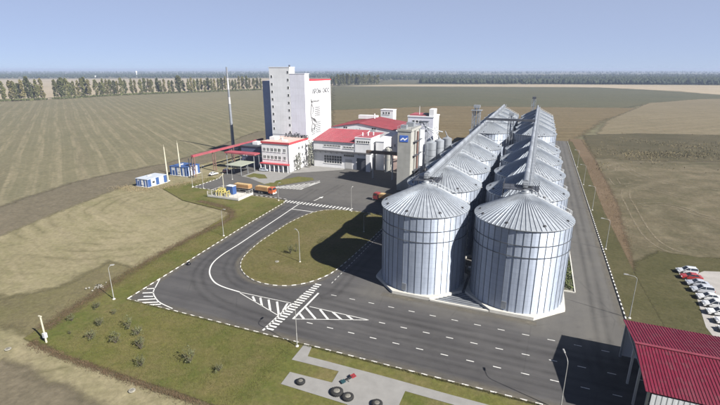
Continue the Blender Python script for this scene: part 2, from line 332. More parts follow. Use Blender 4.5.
# ================================================================ paved yard, kerbs, painted markings
def asphalt_mat():
    m = bpy.data.materials.new('asphalt'); m.use_nodes = True; nt = m.node_tree; b = nt.nodes['Principled BSDF']
    b.inputs['Roughness'].default_value = .85; b.inputs['Specular IOR Level'].default_value = .25
    P = nt.nodes.new('ShaderNodeNewGeometry').outputs['Position']
    c = mixnode(nt, noise(nt, P, .05, 6, .65, .35, .65), (.050,.0485,.050), (.074,.072,.0725))
    c = mixnode(nt, mathn(nt, 'MULTIPLY', noise(nt, P, .35, 6, .75, .5, .7), .35), c, (.085,.082,.078))
    # wheel-polished lanes along the street
    lane = noise(nt, mapping(nt, P, 0, (.012, .55, 1)), 1.0, 3, .5, .40, .66)
    c = mixnode(nt, mathn(nt, 'MULTIPLY', lane, .5), c, (0.0336,0.0328,0.0344))
    # dust blown over from the silos and the gravelly service lane
    sx = nt.nodes.new('ShaderNodeSeparateXYZ'); nt.links.new(P, sx.inputs[0])
    wob = mathn(nt, 'MULTIPLY', noise(nt, P, .11, 5, .65, .3, .7), 4.0)
    def step(val, a, bb):
        r = nt.nodes.new('ShaderNodeMapRange'); r.interpolation_type = 'SMOOTHSTEP'
        r.inputs['From Min'].default_value = a; r.inputs['From Max'].default_value = bb; nt.links.new(val, r.inputs['Value']); return r.outputs[0]
    ys = step(mathn(nt, 'ADD', sx.outputs['Y'], wob), 75.5, 81)
    xs = step(mathn(nt, 'ADD', sx.outputs['X'], wob), -34, -26)
    dust = mathn(nt, 'MULTIPLY', ys, xs)
    xs2 = step(mathn(nt, 'ADD', sx.outputs['X'], wob), 6.5, 12)
    ys2 = step(mathn(nt, 'ADD', sx.outputs['Y'], wob), 73, 80)
    dust = mathn(nt, 'MAXIMUM', dust, mathn(nt, 'MULTIPLY', xs2, ys2))
    ys3 = step(mathn(nt, 'ADD', sx.outputs['Y'], wob), 131, 142)
    dust = mathn(nt, 'MAXIMUM', dust, mathn(nt, 'MULTIPLY', ys3, .7))
    dust = mathn(nt, 'MULTIPLY', dust, mathn(nt, 'ADD', mathn(nt, 'MULTIPLY', noise(nt, P, .18, 6, .7, .3, .7), .5), .5))
    c = mixnode(nt, dust, c, (.094,.090,.083))
    tracks = noise(nt, mapping(nt, P, 0, (.5, .02, 1)), 1.0, 3, .5, .45, .7)
    c = mixnode(nt, mathn(nt, 'MULTIPLY', mathn(nt, 'MULTIPLY', tracks, dust), .45), c, (0.0605,0.0580,0.0554))
    # darker patches of binder and long tar-sealed cracks
    v = nt.nodes.new('ShaderNodeTexVoronoi'); v.feature = 'DISTANCE_TO_EDGE'; v.inputs['Scale'].default_value = .055
    nt.links.new(mapping(nt, P, .35, (1, .6, 1)), v.inputs['Vector'])
    cr = nt.nodes.new('ShaderNodeMapRange'); cr.inputs['From Max'].default_value = .006; cr.inputs['To Min'].default_value = 1; cr.inputs['To Max'].default_value = 0
    nt.links.new(v.outputs['Distance'], cr.inputs['Value'])
    c = mixnode(nt, mathn(nt, 'MULTIPLY', mathn(nt, 'MULTIPLY', cr.outputs[0], noise(nt, P, .2, 3, .5, .45, .6)), .35), c, (0.0252,0.0252,0.0252))
    c = mixnode(nt, mathn(nt, 'MULTIPLY', noise(nt, P, .3, 6, .7, .56, .75), .4), c, (0.0302,0.0294,0.0302))
    c = mixnode(nt, .35, c, mixnode(nt, noise(nt, P, 6, 5, .8, .25, .75), (.5,.5,.5), (1.4,1.4,1.4)), 'MULTIPLY')
    nt.links.new(c, b.inputs['Base Color'])
    bp = nt.nodes.new('ShaderNodeBump'); bp.inputs['Strength'].default_value = .15; bp.inputs['Distance'].default_value = .03
    nt.links.new(noise(nt, P, 14, 4, .7, 0, 1), bp.inputs['Height']); nt.links.new(bp.outputs[0], b.inputs['Normal'])
    return m
asph = asphalt_mat()
YARD = [(-75.5,57.2),(45,57.4),(45,75.5),(19.8,76.5),(19.8,322),(-38,322),(-38,262),(-62,262),(-118,262),(-131,225),(-136,190),(-132,160),(-127.6,150),(-127.6,133.6),(-110,133.4),(-88,133.2),(-82.6,132.2),(-81.5,128.7),(-79.7,100.6),(-77.8,81.3),(-76.7,69.8)]
yard = sheet('road', YARD, 0.0, asph)

paint = mat('road_paint', (.50,.50,.49), .7, var=.22, scale=3.0, detail=7)
paint_old = mat('worn_paint', (.46,.46,.45), .8, var=.35, scale=2.0, detail=7)
def worn(m, dark):
    r = [n for n in m.node_tree.nodes if n.type == 'VALTORGB'][0].color_ramp; r.elements[0].position = .30; r.elements[0].color = (*dark, 1); r.elements[1].position = .44
    return m
paint = worn(mat('road_paint_worn', (.4,.4,.4), .7, col2=(.50,.50,.485), scale=2.2, detail=8), (.16,.16,.16))
def strip(name, a, b, w, z=.004, m=None, parent=None):
    dx, dy = b[0]-a[0], b[1]-a[1]; d = math.hypot(dx, dy); nx, ny = -dy/d*w/2, dx/d*w/2
    return sheet(name, [(a[0]+nx,a[1]+ny),(b[0]+nx,b[1]+ny),(b[0]-nx,b[1]-ny),(a[0]-nx,a[1]-ny)], z, m or paint, parent or yard)
def polyline_strip(name, pts, w, z=.004, m=None, parent=None):
    L, R = [], []
    for i, p in enumerate(pts):
        a = pts[max(i-1,0)]; b = pts[min(i+1,len(pts)-1)]; d = math.hypot(b[0]-a[0], b[1]-a[1]); nx, ny = -(b[1]-a[1])/d*w/2, (b[0]-a[0])/d*w/2
        L.append((p[0]+nx,p[1]+ny)); R.append((p[0]-nx,p[1]-ny))
    n = len(pts)
    return MB().add([(x,y,z) for x,y in L]+[(x,y,z) for x,y in R], [(i, n+i, n+i+1, i+1) for i in range(n-1)]).build(name, m or paint, parent or yard)
def smooth_line(pts, k=5):
    out = []
    for i in range(len(pts)-1):
        p0, p1, p2, p3 = pts[max(i-1,0)], pts[i], pts[i+1], pts[min(i+2,len(pts)-1)]
        for j in range(k):
            t = j/k
            out.append(tuple(.5*((2*p1[c])+(-p0[c]+p2[c])*t+(2*p0[c]-5*p1[c]+4*p2[c]-p3[c])*t*t+(-p0[c]+3*p1[c]-3*p2[c]+p3[c])*t**3) for c in (0,1)))
    out.append(pts[-1]); return out
# lane dashes of the three lane lines
for yy, x0, x1 in ((74.7,-36.2,40), (68.6,-23.2,40), (63.4,-35.9,40)):
    x = x0
    while x < x1:
        strip('lane_dash', (x-.62,yy), (x+.62,yy), .15 if yy > 70 else .17); x += 4.27
# sweeping solid line round the bend
edge = smooth_line([(-76.0,130.0),(-74.6,114.7),(-73.4,100),(-72.6,90.8),(-72.2,83.4),(-71.0,78.1),(-68.3,73.7),(-64.4,70.4),(-60.7,69.0),(-55.6,68.4)])
polyline_strip('edge_line', edge, .32)
strip('edge_line', (-55.6,68.35), (-43.0,68.5), .16); strip('edge_line', (-55.4,68.1), (-43.0,63.5), .16)
for a, b in (((252.7,296.4),(255,301.3)),((260.3,297.6),(262,306)),((268.6,299.6),(270.3,310.6)),((277,301.6),(278.7,314.6)),((287.5,303.4),(283,310.6))):
    strip('hatch_bar', G(*a), G(*b), .42)
strip('stop_line', (-42.75,58.0), (-42.75,68.3), .42)
# second hatched wedge: px (307,306) (293,319) (370,320.5)
A, B, C_ = G(309.5,306.5), G(293,319), G(369,320)
strip('edge_line', A, C_, .16); strip('edge_line', B, C_, .16)
for a, b in (((299.5,313.4),(304,318.8)),((305.5,307.2),(315.6,318.8)),((320,309.4),(328,319.2)),((332.6,311.9),(341.4,319.6)),((346.8,315.0),(352.7,319.8))):
    strip('hatch_bar', G(*a), G(*b), .42)
strip('stop_line', G(293,319), G(318.5,293), .42)
# zebra crossing beside the island tip
for i in range(21):
    y = 58.9+i*.945; xw = .95 if i < 17 else .75
    strip('zebra_bar', (-41.95-xw+ .02*i, y), (-41.95+xw+.02*i, y), .45)
# dotted line past the island
for i in range(26):
    y = 79.5+i*1.6; strip('guide_dash', (-39.0,y), (-39.0,y+.8), .14)
# far zebra crossing, give-way line, arrow
for i in range(21):
    x = -82.2+i*1.3; strip('zebra_bar', (x,129.7), (x,132.1), .55)
strip('stop_line', (-75.2,123.6), (-66.8,123.6), .35)
arrow = MB().add([(-72.9,135.0,.004),(-72.6,135.0,.004),(-72.2,139.4,.004),(-71.6,139.3,.004),(-72.1,141.6,.004),(-73.1,139.6,.004),(-72.55,139.5,.004)], [(0,1,2,6),(2,3,4),(6,2,4),(6,4,5)]).build('direction_arrow', paint, yard)
for i in range(9):   # hatched wedge by the office path
    t = i/8; x0 = -97+11.5*t
    strip('hatch_bar', (x0, 145.2+1.6*t), (x0+1.6+ .5*t, 147.5+14.0*t*.95), .5, m=paint)
strip('edge_line', (-97.5,145.0), (-85.0,147.2), .2); strip('edge_line', (-85.0,147.2), (-84.4,162.5), .2)
strip('edge_line', (-97.5,145.4), (-84.4,162.8), .2)
# hatched corner
arc = smooth_line([(-76.4,66.5),(-74.6,63.7),(-73.0,61.4),(-70.6,59.7),(-68.0,58.5),(-64.0,57.7)])
polyline_strip('edge_line', arc, .22)
for a, b in (((146.8,288.8),(155.2,288.3)),((142.6,293),(154.0,292.5)),((143.5,296.4),(153.2,296.4)),((137.6,300.0),(156,298.8)),((139.5,302.8),(158.2,302)),((147,304.9),(161,304.2))):
    strip('hatch_bar', G(*a), G(*b), .4)
# tyre-darkened wheel paths and dust drifts lying on the asphalt
tyre_m = mat('tyre_darkening', (.020,.020,.021), .8, var=.3, scale=.8); dust_m = mat('kerb_dust', (.125,.113,.09), .95, var=.25, scale=.9)
ZL = [0]
FILM = {}
def film_mat(m, amt):
    if (m.name, amt) in FILM: return FILM[(m.name, amt)]
    q = m.copy(); nt = q.node_tree; out = nt.nodes['Material Output']; b = nt.nodes['Principled BSDF']
    at = nt.nodes.new('ShaderNodeAttribute'); at.attribute_name = 'edge'; P = nt.nodes.new('ShaderNodeNewGeometry').outputs['Position']
    f = mathn(nt, 'MULTIPLY', mathn(nt, 'MULTIPLY', at.outputs['Fac'], noise(nt, P, .16, 6, .7, .25, .7)), amt, True)
    tr = nt.nodes.new('ShaderNodeBsdfTransparent'); mx = nt.nodes.new('ShaderNodeMixShader')
    nt.links.new(f, mx.inputs[0]); nt.links.new(tr.outputs[0], mx.inputs[1]); nt.links.new(b.outputs[0], mx.inputs[2]); nt.links.new(mx.outputs[0], out.inputs['Surface'])
    FILM[(m.name, amt)] = q; return q
def film(name, pts, w, m, strength, soft=1.6):
    V = []
    for i, p in enumerate(pts):
        a = pts[max(i-1,0)]; b = pts[min(i+1,len(pts)-1)]; d = math.hypot(b[0]-a[0], b[1]-a[1]) or 1; nx, ny = -(b[1]-a[1])/d, (b[0]-a[0])/d
        V += [(p[0]+nx*k*w, p[1]+ny*k*w) for k in (.5, 0, -.5)]
    n = len(pts); ZL[0] += 1; z = .0008+.0001*ZL[0]
    o = MB().add([(x,y,z) for x,y in V], [f for i in range(n-1) for f in ((3*i,3*i+1,3*i+4,3*i+3),(3*i+1,3*i+2,3*i+5,3*i+4))]).build(name, film_mat(m, strength), yard)
    at = o.data.attributes.new('edge', 'FLOAT', 'POINT'); at.data.foreach_set('value', [0.0,1.0,0.0]*n); return o
def dense(pts, st=2.0):
    out = []
    for a, b in zip(pts[:-1], pts[1:]):
        k = max(1, int(math.hypot(b[0]-a[0], b[1]-a[1])/st)); out += [(a[0]+(b[0]-a[0])*i/k, a[1]+(b[1]-a[1])*i/k) for i in range(k)]
    return out+[pts[-1]]
bend = smooth_line([(40,60.6),(0,60.4),(-30,60.4),(-50,62),(-60,64.2),(-67,68.5),(-71.5,74),(-74.2,82),(-75.8,95),(-77.5,112),(-78.6,130),(-80,150)], 8)
bend2 = smooth_line([(40,66),(0,66),(-30,66.2),(-47,69.5),(-57,71.2),(-63,74.4),(-67.2,80),(-69.8,88),(-71,102),(-71.8,118),(-73,132),(-73,160)], 8)
bend3 = [(30,71.6),(-33,71.8),(-36.5,78),(-36.4,120),(-37,150)]; bend4 = [(12,77.5),(15.2,84),(15.4,320)]
for base in (bend, bend2, smooth_line(bend3, 10), smooth_line(bend4, 10)):
    for off in (-1.0, .95):
        c = []
        for i, p in enumerate(base):
            a = base[max(i-1,0)]; b = base[min(i+1,len(base)-1)]; d = math.hypot(b[0]-a[0], b[1]-a[1]) or 1; c.append((p[0]-(b[1]-a[1])/d*off+random.uniform(-.05,.05), p[1]+(b[0]-a[0])/d*off+random.uniform(-.05,.05)))
        film('tyre_track', c, 1.6, tyre_m, .26)
for line in ([(-75,57.7),(19,57.75)], [(-75.2,58),(-76.3,69.8),(-77.4,81.3),(-79.2,100.6),(-81.0,128.7)], [(19.3,78),(19.3,320)], [(-27,79.2),(4,79.2)]):
    film('dust_drift', dense(line, 3), 2.4, dust_m, .85)
# kerbs: every stone its own piece, alternately whitewashed
k_white = mat('kerb_whitewash', (.50,.49,.47), .85, var=.15, scale=2.5)
k_conc = mat('kerb_concrete', (.12,.11,.085), .9, var=.25, scale=2.0)
k_dark = mat('kerb_dark', (.035,.035,.035), .8, var=.3)
STONE = {}
def kerb(name, pts, m2, stone=1.05, h=.13, w=.18, start=0):
    root = bpy.data.objects.new(name, None); COL.objects.link(root); root['kind'] = 'structure'
    root.location = (pts[0][0], pts[0][1], 0); root.empty_display_size = .3
    for m in (k_white, m2):
        key = (m.name, stone, h, w)
        if key not in STONE:
            b = .025; x0, x1 = -stone/2+.012, stone/2-.012
            STONE[key] = MB().hexa([(x0,-w/2,-.1),(x1,-w/2,-.1),(x1,w/2,-.1),(x0,w/2,-.1)],[(x0,-w/2,h-b),(x1,-w/2,h-b),(x1,w/2,h-b),(x0,w/2,h-b)]).hexa(
                [(x0,-w/2,h-b),(x1,-w/2,h-b),(x1,w/2,h-b),(x0,w/2,h-b)],[(x0+b,-w/2+b,h),(x1-b,-w/2+b,h),(x1-b,w/2-b,h),(x0+b,w/2-b,h)]).mesh('kerb_stone', m)
    # walk along the polyline
    segs = []; 
    for i in range(len(pts)-1):
        a, b = pts[i], pts[i+1]; segs.append((a, b, math.hypot(b[0]-a[0], b[1]-a[1])))
    total = sum(s[2] for s in segs); n = min(300, int(total/stone)); 
    for k in range(n):
        d = (k+.5)*stone
        for a, b, l in segs:
            if d <= l or (a, b, l) == segs[-1]: break
            d -= l
        t = min(1, d/l); x, y = a[0]+(b[0]-a[0])*t, a[1]+(b[1]-a[1])*t
        m = k_white if (k+start) % 2 == 0 else m2
        o = inst('kerb_stone', STONE[(m.name, stone, h, w)], root, (x-pts[0][0]+random.uniform(-.012,.012), y-pts[0][1]+random.uniform(-.012,.012), random.uniform(-.012,.008)), math.atan2(b[1]-a[1], b[0]-a[0])+random.uniform(-.01,.01))
    return root
kerb('kerb_front', [(-75.7,57.1),(19,57.3)], k_conc)
kerb('kerb_left', [(-75.7,57.3),(-76.8,69.8),(-77.9,81.3),(-79.8,100.6),(-81.6,128.7),(-83.0,132.6)], k_conc)
kerb('kerb_parking', [(-83.2,133.0),(-88.2,133.3),(-110,133.4),(-127.7,133.6),(-127.8,150),(-133,160)], k_conc)
ISL = smooth_line([(-40.3,129.6),(-55.2,129.3),(-62.6,127.6),(-66.9,122.1),(-68.7,111.7),(-68.5,102.4),(-68.0,93.3),(-66.2,84.4),(-63.3,78.9),(-58.7,75.2),(-54.0,73.7),(-49.1,74.1),(-45.4,76.3),(-42.6,80.2),(-40.9,86.2),(-40.2,99.4),(-40.0,114.9),(-40.0,128.5)], 4)
kerb('kerb_island', ISL, k_conc)
film('dust_drift', [(p[0]*1.0+(.5 if p[0] > -54 else -.5), p[1]+(-.5 if p[1] < 100 else .5)) for p in ISL], 1.8, dust_m, .85)
kerb('kerb_right', [(19.9,76.5),(19.9,322)], k_dark, stone=.9, h=.2, w=.24)
island = sheet('island_lawn', ISL, .1, g_isl)

# ---- paved walk and small square in the foreground
slab = mat('paving', (.185,.182,.176), .9, var=.10, scale=.5, bump=.15, bscale=6)
walk = sheet('footpath', GL([(304.3,344.4),(311.9,347),(307.7,356.3),(380,375.3),(453.8,395.7),(560,424),(620,470),(560,470),(454,405),(405.2,391.2),(396,412),(380,450),(347,404.5),(280.8,384),(290,372),(332,382.6),(338.7,371.4),(291.7,359.7)]), .03, slab)
# concrete edging of the walk
edging = mat('edging', (.36,.35,.32), .9, var=.15)

# ---- paved apron and lawns before the office
apron = sheet('office_apron', [(-121,171),(-121,157),(-117,156),(-98,149.5),(-97,152),(-101,158),(-103,171),(-84,186),(-84,189),(-104.5,189),(-104.5,171.5)], .006, slab)
sheet('office_lawn', [(-108,150.5),(-98.5,146.5),(-87.5,163),(-90,166.5),(-97,166),(-102,156),(-101,152.5)], .02, g_lawn, soft=.2)
sheet('parking_lawn', [(-119.5,158),(-113,155.0),(-108,158),(-113,163.5),(-119.5,164)], .02, g_lawn, soft=.2)
sheet('slab_path', [(-116,155.6),(-103.5,149.0),(-102.4,151.4),(-114.6,158)], .03, slab)

# ================================================================ grain silos
def galv(name, base, rough, metal=.8, ringvar=True, rnd=.10):
    m = bpy.data.materials.new(name); m.use_nodes = True; nt = m.node_tree; b = nt.nodes['Principled BSDF']
    b.inputs['Metallic'].default_value = metal; b.inputs['Specular IOR Level'].default_value = .5
    P = nt.nodes.new('ShaderNodeNewGeometry').outputs['Position']
    c = mixnode(nt, noise(nt, mapping(nt, P, 0, (1, 1, .12)), 1.3, 4, .6, .3, .7), tuple(x*.93 for x in base), tuple(x*1.06 for x in base))
    sx = nt.nodes.new('ShaderNodeSeparateXYZ'); nt.links.new(P, sx.inputs[0])
    oi = nt.nodes.new('ShaderNodeObjectInfo')
    if ringvar:
        wn = nt.nodes.new('ShaderNodeTexWhiteNoise'); wn.noise_dimensions = '2D'
        cb = nt.nodes.new('ShaderNodeCombineXYZ'); nt.links.new(mathn(nt, 'FLOOR', mathn(nt, 'DIVIDE', sx.outputs['Z'], 1.12)), cb.inputs[0]); nt.links.new(oi.outputs['Random'], cb.inputs[1])
        nt.links.new(cb.outputs[0], wn.inputs['Vector'])
        c = mixnode(nt, mathn(nt, 'MULTIPLY', wn.outputs['Value'], .35), c, tuple(x*.86 for x in base))
        seam = nt.nodes.new('ShaderNodeMapRange'); seam.inputs['From Max'].default_value = .05; seam.inputs['To Min'].default_value = .4; seam.inputs['To Max'].default_value = 0
        nt.links.new(mathn(nt, 'PINGPONG', sx.outputs['Z'], .56), seam.inputs['Value'])
        c = mixnode(nt, seam.outputs[0], c, tuple(x*.5 for x in base))
    mr = nt.nodes.new('ShaderNodeMapRange'); mr.inputs['To Min'].default_value = 1-rnd; mr.inputs['To Max'].default_value = 1+rnd
    nt.links.new(oi.outputs['Random'], mr.inputs['Value'])
    c = mixnode(nt, 1.0, c, mr.outputs[0], 'MULTIPLY')
    # faint dirt runs
    c = mixnode(nt, mathn(nt, 'MULTIPLY', noise(nt, mapping(nt, P, 0, (2.2, 2.2, .07)), 1.0, 5, .6, .55, .8), .3), c, tuple(x*.55 for x in (base[0], base[1]*.97, base[2]*.9)))
    nt.links.new(c, b.inputs['Base Color'])
    if ringvar:   # horizontally corrugated sheet: the normal rolls up and down with height
        gN = nt.nodes.new('ShaderNodeNewGeometry').outputs['Normal']
        wv = mathn(nt, 'MULTIPLY', mathn(nt, 'SINE', mathn(nt, 'MULTIPLY', sx.outputs['Z'], 2*math.pi/.106)), .75)
        cz = nt.nodes.new('ShaderNodeCombineXYZ'); nt.links.new(wv, cz.inputs[2])
        ad = nt.nodes.new('ShaderNodeVectorMath'); ad.operation = 'ADD'; nt.links.new(gN, ad.inputs[0]); nt.links.new(cz.outputs[0], ad.inputs[1])
        nm = nt.nodes.new('ShaderNodeVectorMath'); nm.operation = 'NORMALIZE'; nt.links.new(ad.outputs[0], nm.inputs[0]); nt.links.new(nm.outputs[0], b.inputs['Normal'])
    r = nt.nodes.new('ShaderNodeMapRange'); r.inputs['To Min'].default_value = rough-.07; r.inputs['To Max'].default_value = rough+.08
    nt.links.new(noise(nt, P, .9, 4), r.inputs['Value']); nt.links.new(r.outputs[0], b.inputs['Roughness'])
    MATS[name] = m; return m
m_wall = galv('galvanised_wall', (.335,.38,.465), .48, .5)
m_roof = galv('galvanised_roof', (.37,.40,.44), .45, .55, ringvar=False, rnd=.06)
m_stiff = mat('stiffener_steel', (.15,.17,.20), .55, .5, var=.15)
m_ring = mat('ring_steel', (.13,.14,.155), .5, .6)
m_lad = mat('ladder_steel', (.58,.60,.62), .45, .5)
m_vent = mat('vent_steel', (.045,.045,.05), .6, .3)
m_plinth = mat('plinth_concrete', (.40,.39,.36), .9, var=.16, scale=.5)
m_frame = mat('frame_steel', (.30,.32,.345), .5, .5, var=.2)
m_clad = galv('gallery_cladding', (.25,.27,.30), .5, .4, ringvar=False, rnd=.22)
m_dark = mat('dark_steel', (.07,.075,.09), .55, .4, var=.2)
R_S, ZB, ZE, ZP, NW, NR = 9.3, .6, 17.8, 22.35, 42, 32
da = 2*math.pi/NW
def ring_pts(r, a0, a1, k): return [(r*math.cos(a0+(a1-a0)*i/k), r*math.sin(a0+(a1-a0)*i/k)) for i in range(k+1)]
# wall panel: a slightly curved sheet with thickness
mb = MB(); o = ring_pts(R_S, 0.003, da-.003, 2); i_ = ring_pts(R_S-.06, 0.003, da-.003, 2)
mb.prism(o+i_[::-1], ZB, ZE); wall_me = mb.mesh('wall_panel', m_wall, False)
mb = MB(); mb.box(R_S-.02, R_S+.065, -.05, .05, ZB, ZE-.15); stiff_me = mb.mesh('stiffener', m_stiff)
dr = 2*math.pi/NR
mb = MB()
for s in (0, 1):
    a0, a1 = s*dr/2, (s+1)*dr/2
    def rp(r, a, dz=0): return (r*math.cos(a), r*math.sin(a), ZP-(ZP-ZE)*(r-.9)/(R_S+.3-.9)+dz)
    mb.add([rp(.9,a0), rp(R_S+.3,a0), rp(R_S+.3,a1), rp(.9,a1), rp(.9,a0,-.08), rp(R_S+.3,a0,-.12), rp(R_S+.3,a1,-.12), rp(.9,a1,-.08)], [(0,1,2,3),(7,6,5,4),(1,5,6,2)])
    # standing rib
    w = .05
    ca, sa = math.cos(a0), math.sin(a0)
    p0, p1 = np.array(rp(.95,a0)), np.array(rp(R_S+.3,a0)); side = np.array([-sa, ca, 0])*w
    mb.hexa([p0-side, p1-side, p1+side, p0+side], [p0-side+(0,0,.13), p1-side+(0,0,.13), p1+side+(0,0,.13), p0+side+(0,0,.13)])
roof_me = mb.mesh('roof_panel', m_roof)
cap_me = MB().lathe([(1.0,ZP-.12),(1.0,ZP+.2),(.7,ZP+.28),(.6,ZP+.6),(.35,ZP+.7)], 20).mesh('roof_cap', m_frame)
def ring_mesh(z, r, t, h):
    mb = MB(); n = 84
    a = [(r*math.cos(2*math.pi*k/n), r*math.sin(2*math.pi*k/n)) for k in range(n)]; b_ = [((r+t)*math.cos(2*math.pi*k/n), (r+t)*math.sin(2*math.pi*k/n)) for k in range(n)]
    V = [(x,y,z) for x,y in a]+[(x,y,z) for x,y in b_]+[(x,y,z+h) for x,y in a]+[(x,y,z+h) for x,y in b_]
    Fc = []
    for k in range(n):
        j = (k+1)%n; Fc += [(k,n+k,n+j,j)[::-1], (2*n+k,3*n+k,3*n+j,2*n+j), (n+k,n+j,3*n+j,3*n+k)]
    return mb.add(V, Fc)
wr1 = ring_mesh(14.65, R_S+.06, .10, .10).mesh('wind_ring', m_ring); wr2 = ring_mesh(12.3, R_S+.06, .10, .10).mesh('wind_ring', m_ring)
eave_me = ring_mesh(ZE-.22, R_S+.01, .2, .14).mesh('eave_ring', m_ring)
oct_ = [(4.06,-9.8),(9.8,-4.06),(9.8,4.06),(4.06,9.8),(-4.06,9.8),(-9.8,4.06),(-9.8,-4.06),(-4.06,-9.8)]
plinth_me = MB().prism(oct_, -.1, ZB+.02).mesh('plinth', m_plinth)
# roof stair with handrails along direction 21 degrees
mb = MB(); sl = lambda r, dz=0: ZP-(ZP-ZE)*(r-.9)/(R_S-.6)+dz
for s in (-.33, .33):
    mb.beam((1.2,s,sl(1.2,.2)), (R_S+.3,s,sl(R_S+.3,.2)), .1, .12); mb.beam((1.2,s,sl(1.2,.95)), (R_S+.3,s,sl(R_S+.3,.95)), .05)
    for k in range(7): r = 1.3+k*1.33; mb.beam((r,s,sl(r,.2)), (r,s,sl(r,.95)), .035)
mb.hexa([(1.3,-.3,sl(1.3,.16)),(R_S+.3,-.3,sl(R_S+.3,.16)),(R_S+.3,.3,sl(R_S+.3,.16)),(1.3,.3,sl(1.3,.16))],[(1.3,-.3,sl(1.3,.27)),(R_S+.3,-.3,sl(R_S+.3,.27)),(R_S+.3,.3,sl(R_S+.3,.27)),(1.3,.3,sl(1.3,.27))])
stair_me = mb.mesh('roof_stair', m_lad)
mb = MB()
for s in (-.25,.25): mb.beam((R_S+.35,s,ZB), (R_S+.35,s,ZE+1.0), .07)
for k in range(44): mb.beam((R_S+.35,-.25,ZB+.4+k*.38), (R_S+.35,.25,ZB+.4+k*.38), .04)
for k in range(9):
    z = 3+k*1.7; pts = [(R_S+.35+.4*math.sin(t), .38*math.cos(t), z) for t in [math.pi*i/6 for i in range(7)]]
    mb.tube(pts, .03, 4)
ladder_me = mb.mesh('ladder', m_lad)
vent_me = MB().hexa([(8.3,-.24,18.1),(8.75,-.24,17.9),(8.75,.24,17.9),(8.3,.24,18.1)], [(8.35,-.22,18.6),(8.7,-.22,18.5),(8.7,.22,18.5),(8.35,.22,18.6)]).mesh('roof_vent', m_vent)
door_me = MB().box(R_S+.02, R_S+.16, -.5, .5, 1.0, 2.6).mesh('access_door', m_frame)
# lighter meshes for the far group
far_wall = MB()
for k in range(NW): far_wall.v += []
ROW_X = {'right': -.65, 'left': -20.9}
SILO_Y = [90.0+20.3*k for k in range(5)]+[218.0+20.0*k for k in range(5)]
ordn = ['nearest','second','third','fourth','fifth','sixth','seventh','eighth','ninth','farthest']
def far_wall_mesh(i):
    mb = MB()
    for k in range(3):
        a = (i*3+k)*da; o = ring_pts(R_S, a, a+da, 1); q = ring_pts(R_S-.06, a, a+da, 1); mb.prism(o+q[::-1], ZB, ZE)
    return mb.mesh('wall_panel', m_wall)
far_meshes = [far_wall_mesh(i) for i in range(NW//3)]
for row, X in ROW_X.items():
    for k, Y in enumerate(SILO_Y):
        lab = f'{ordn[k]} galvanised cone-roofed grain silo of the {row} row, counted from the street'
        t = thing('grain_silo', lab, 'silo', (X, Y, 0), 0, 'galvanised grain silos in two rows')
        inst('plinth', plinth_me, t)
        if k < 5:
            for i in range(NW):
                inst('wall_panel', wall_me, t, None, i*da)
                inst('stiffener', stiff_me, t, None, i*da)
        else:
            for me in far_meshes: inst('wall_panel', me, t)
            for i in range(NW): inst('stiffener', stiff_me, t, None, i*da)
        for i in range(NR): inst('roof_panel', roof_me, t, None, i*dr)
        inst('wind_ring', wr1, t); inst('wind_ring', wr2, t); inst('eave_ring', eave_me, t); inst('roof_cap', cap_me, t)
        inst('roof_stair', stair_me, t, None, rad(21)); inst('ladder', ladder_me, t, None, rad(21))
        for a in (-18,-62,-108,-152,62,125,-175): inst('roof_vent', vent_me, t, None, rad(a+ (6 if row == 'left' else 0)))
        inst('access_door', door_me, t, None, rad(-100))

# conveyor galleries over the silo roofs
def gallery(row, X, y0, y1):
    t = thing('conveyor_gallery', f'long enclosed grey conveyor gallery over the roofs of the {row} silo row', 'conveyor', (X, y0, ZP), 0, 'rooftop conveyor galleries')
    zf, zt, hw = .85, 1.75, .52
    Lg = y1-y0; n = int(Lg/4.06)
    MB().box(-hw-.1, hw+.1, 0, Lg, zf-.22, zf-.02).build('deck', m_frame, t)
    pr = [(-hw,zf),(hw,zf),(hw,zt),(hw*.55,zt+.25),(0,zt+.33),(-hw*.55,zt+.25),(-hw,zt)]
    pm = MB().extr(pr, 'y', .03, Lg/n-.03).mesh('cladding_panel', m_clad)
    for k in range(n): inst('cladding_panel', pm, t, (0, k*Lg/n, 0))
    # walkway beside with railing
    MB().box(hw+.05, hw+1.0, 0, Lg, zf-.1, zf-.02).build('walkway', m_frame, t)
    rl = MB()
    rl.beam((hw+.98,0,zf+1.1),(hw+.98,Lg,zf+1.1),.06); rl.beam((hw+.98,0,zf+.55),(hw+.98,Lg,zf+.55),.05)
    for k in range(int(Lg/2)+1): rl.beam((hw+.98,k*2,zf-.1),(hw+.98,k*2,zf+1.1),.05)
    rl.build('railing', m_frame, t)
    for Y in SILO_Y:
        yy = Y-y0
        if yy < -1 or yy > Lg+1: continue
        tr = MB()
        for dy in (-1.6,1.6):
            for s in (-1,1): tr.beam((s*(hw+.2),yy+dy,-.9),(s*hw*.9,yy+dy,zf-.2),.14)
            tr.beam((-hw,yy+dy,-.5),(hw,yy+dy,zf-.3),.08); tr.beam((hw,yy+dy,-.5),(-hw,yy+dy,zf-.3),.08)
        tr.build('trestle', m_frame, t)
        MB().beam((0,yy,zf-.1),(0,yy,.6),.5).build('spout', m_frame, t)
    return t
gl = gallery('left', -21.4, 93.0, 304.0); gr = gallery('right', -.9, 93.0, 304.0)
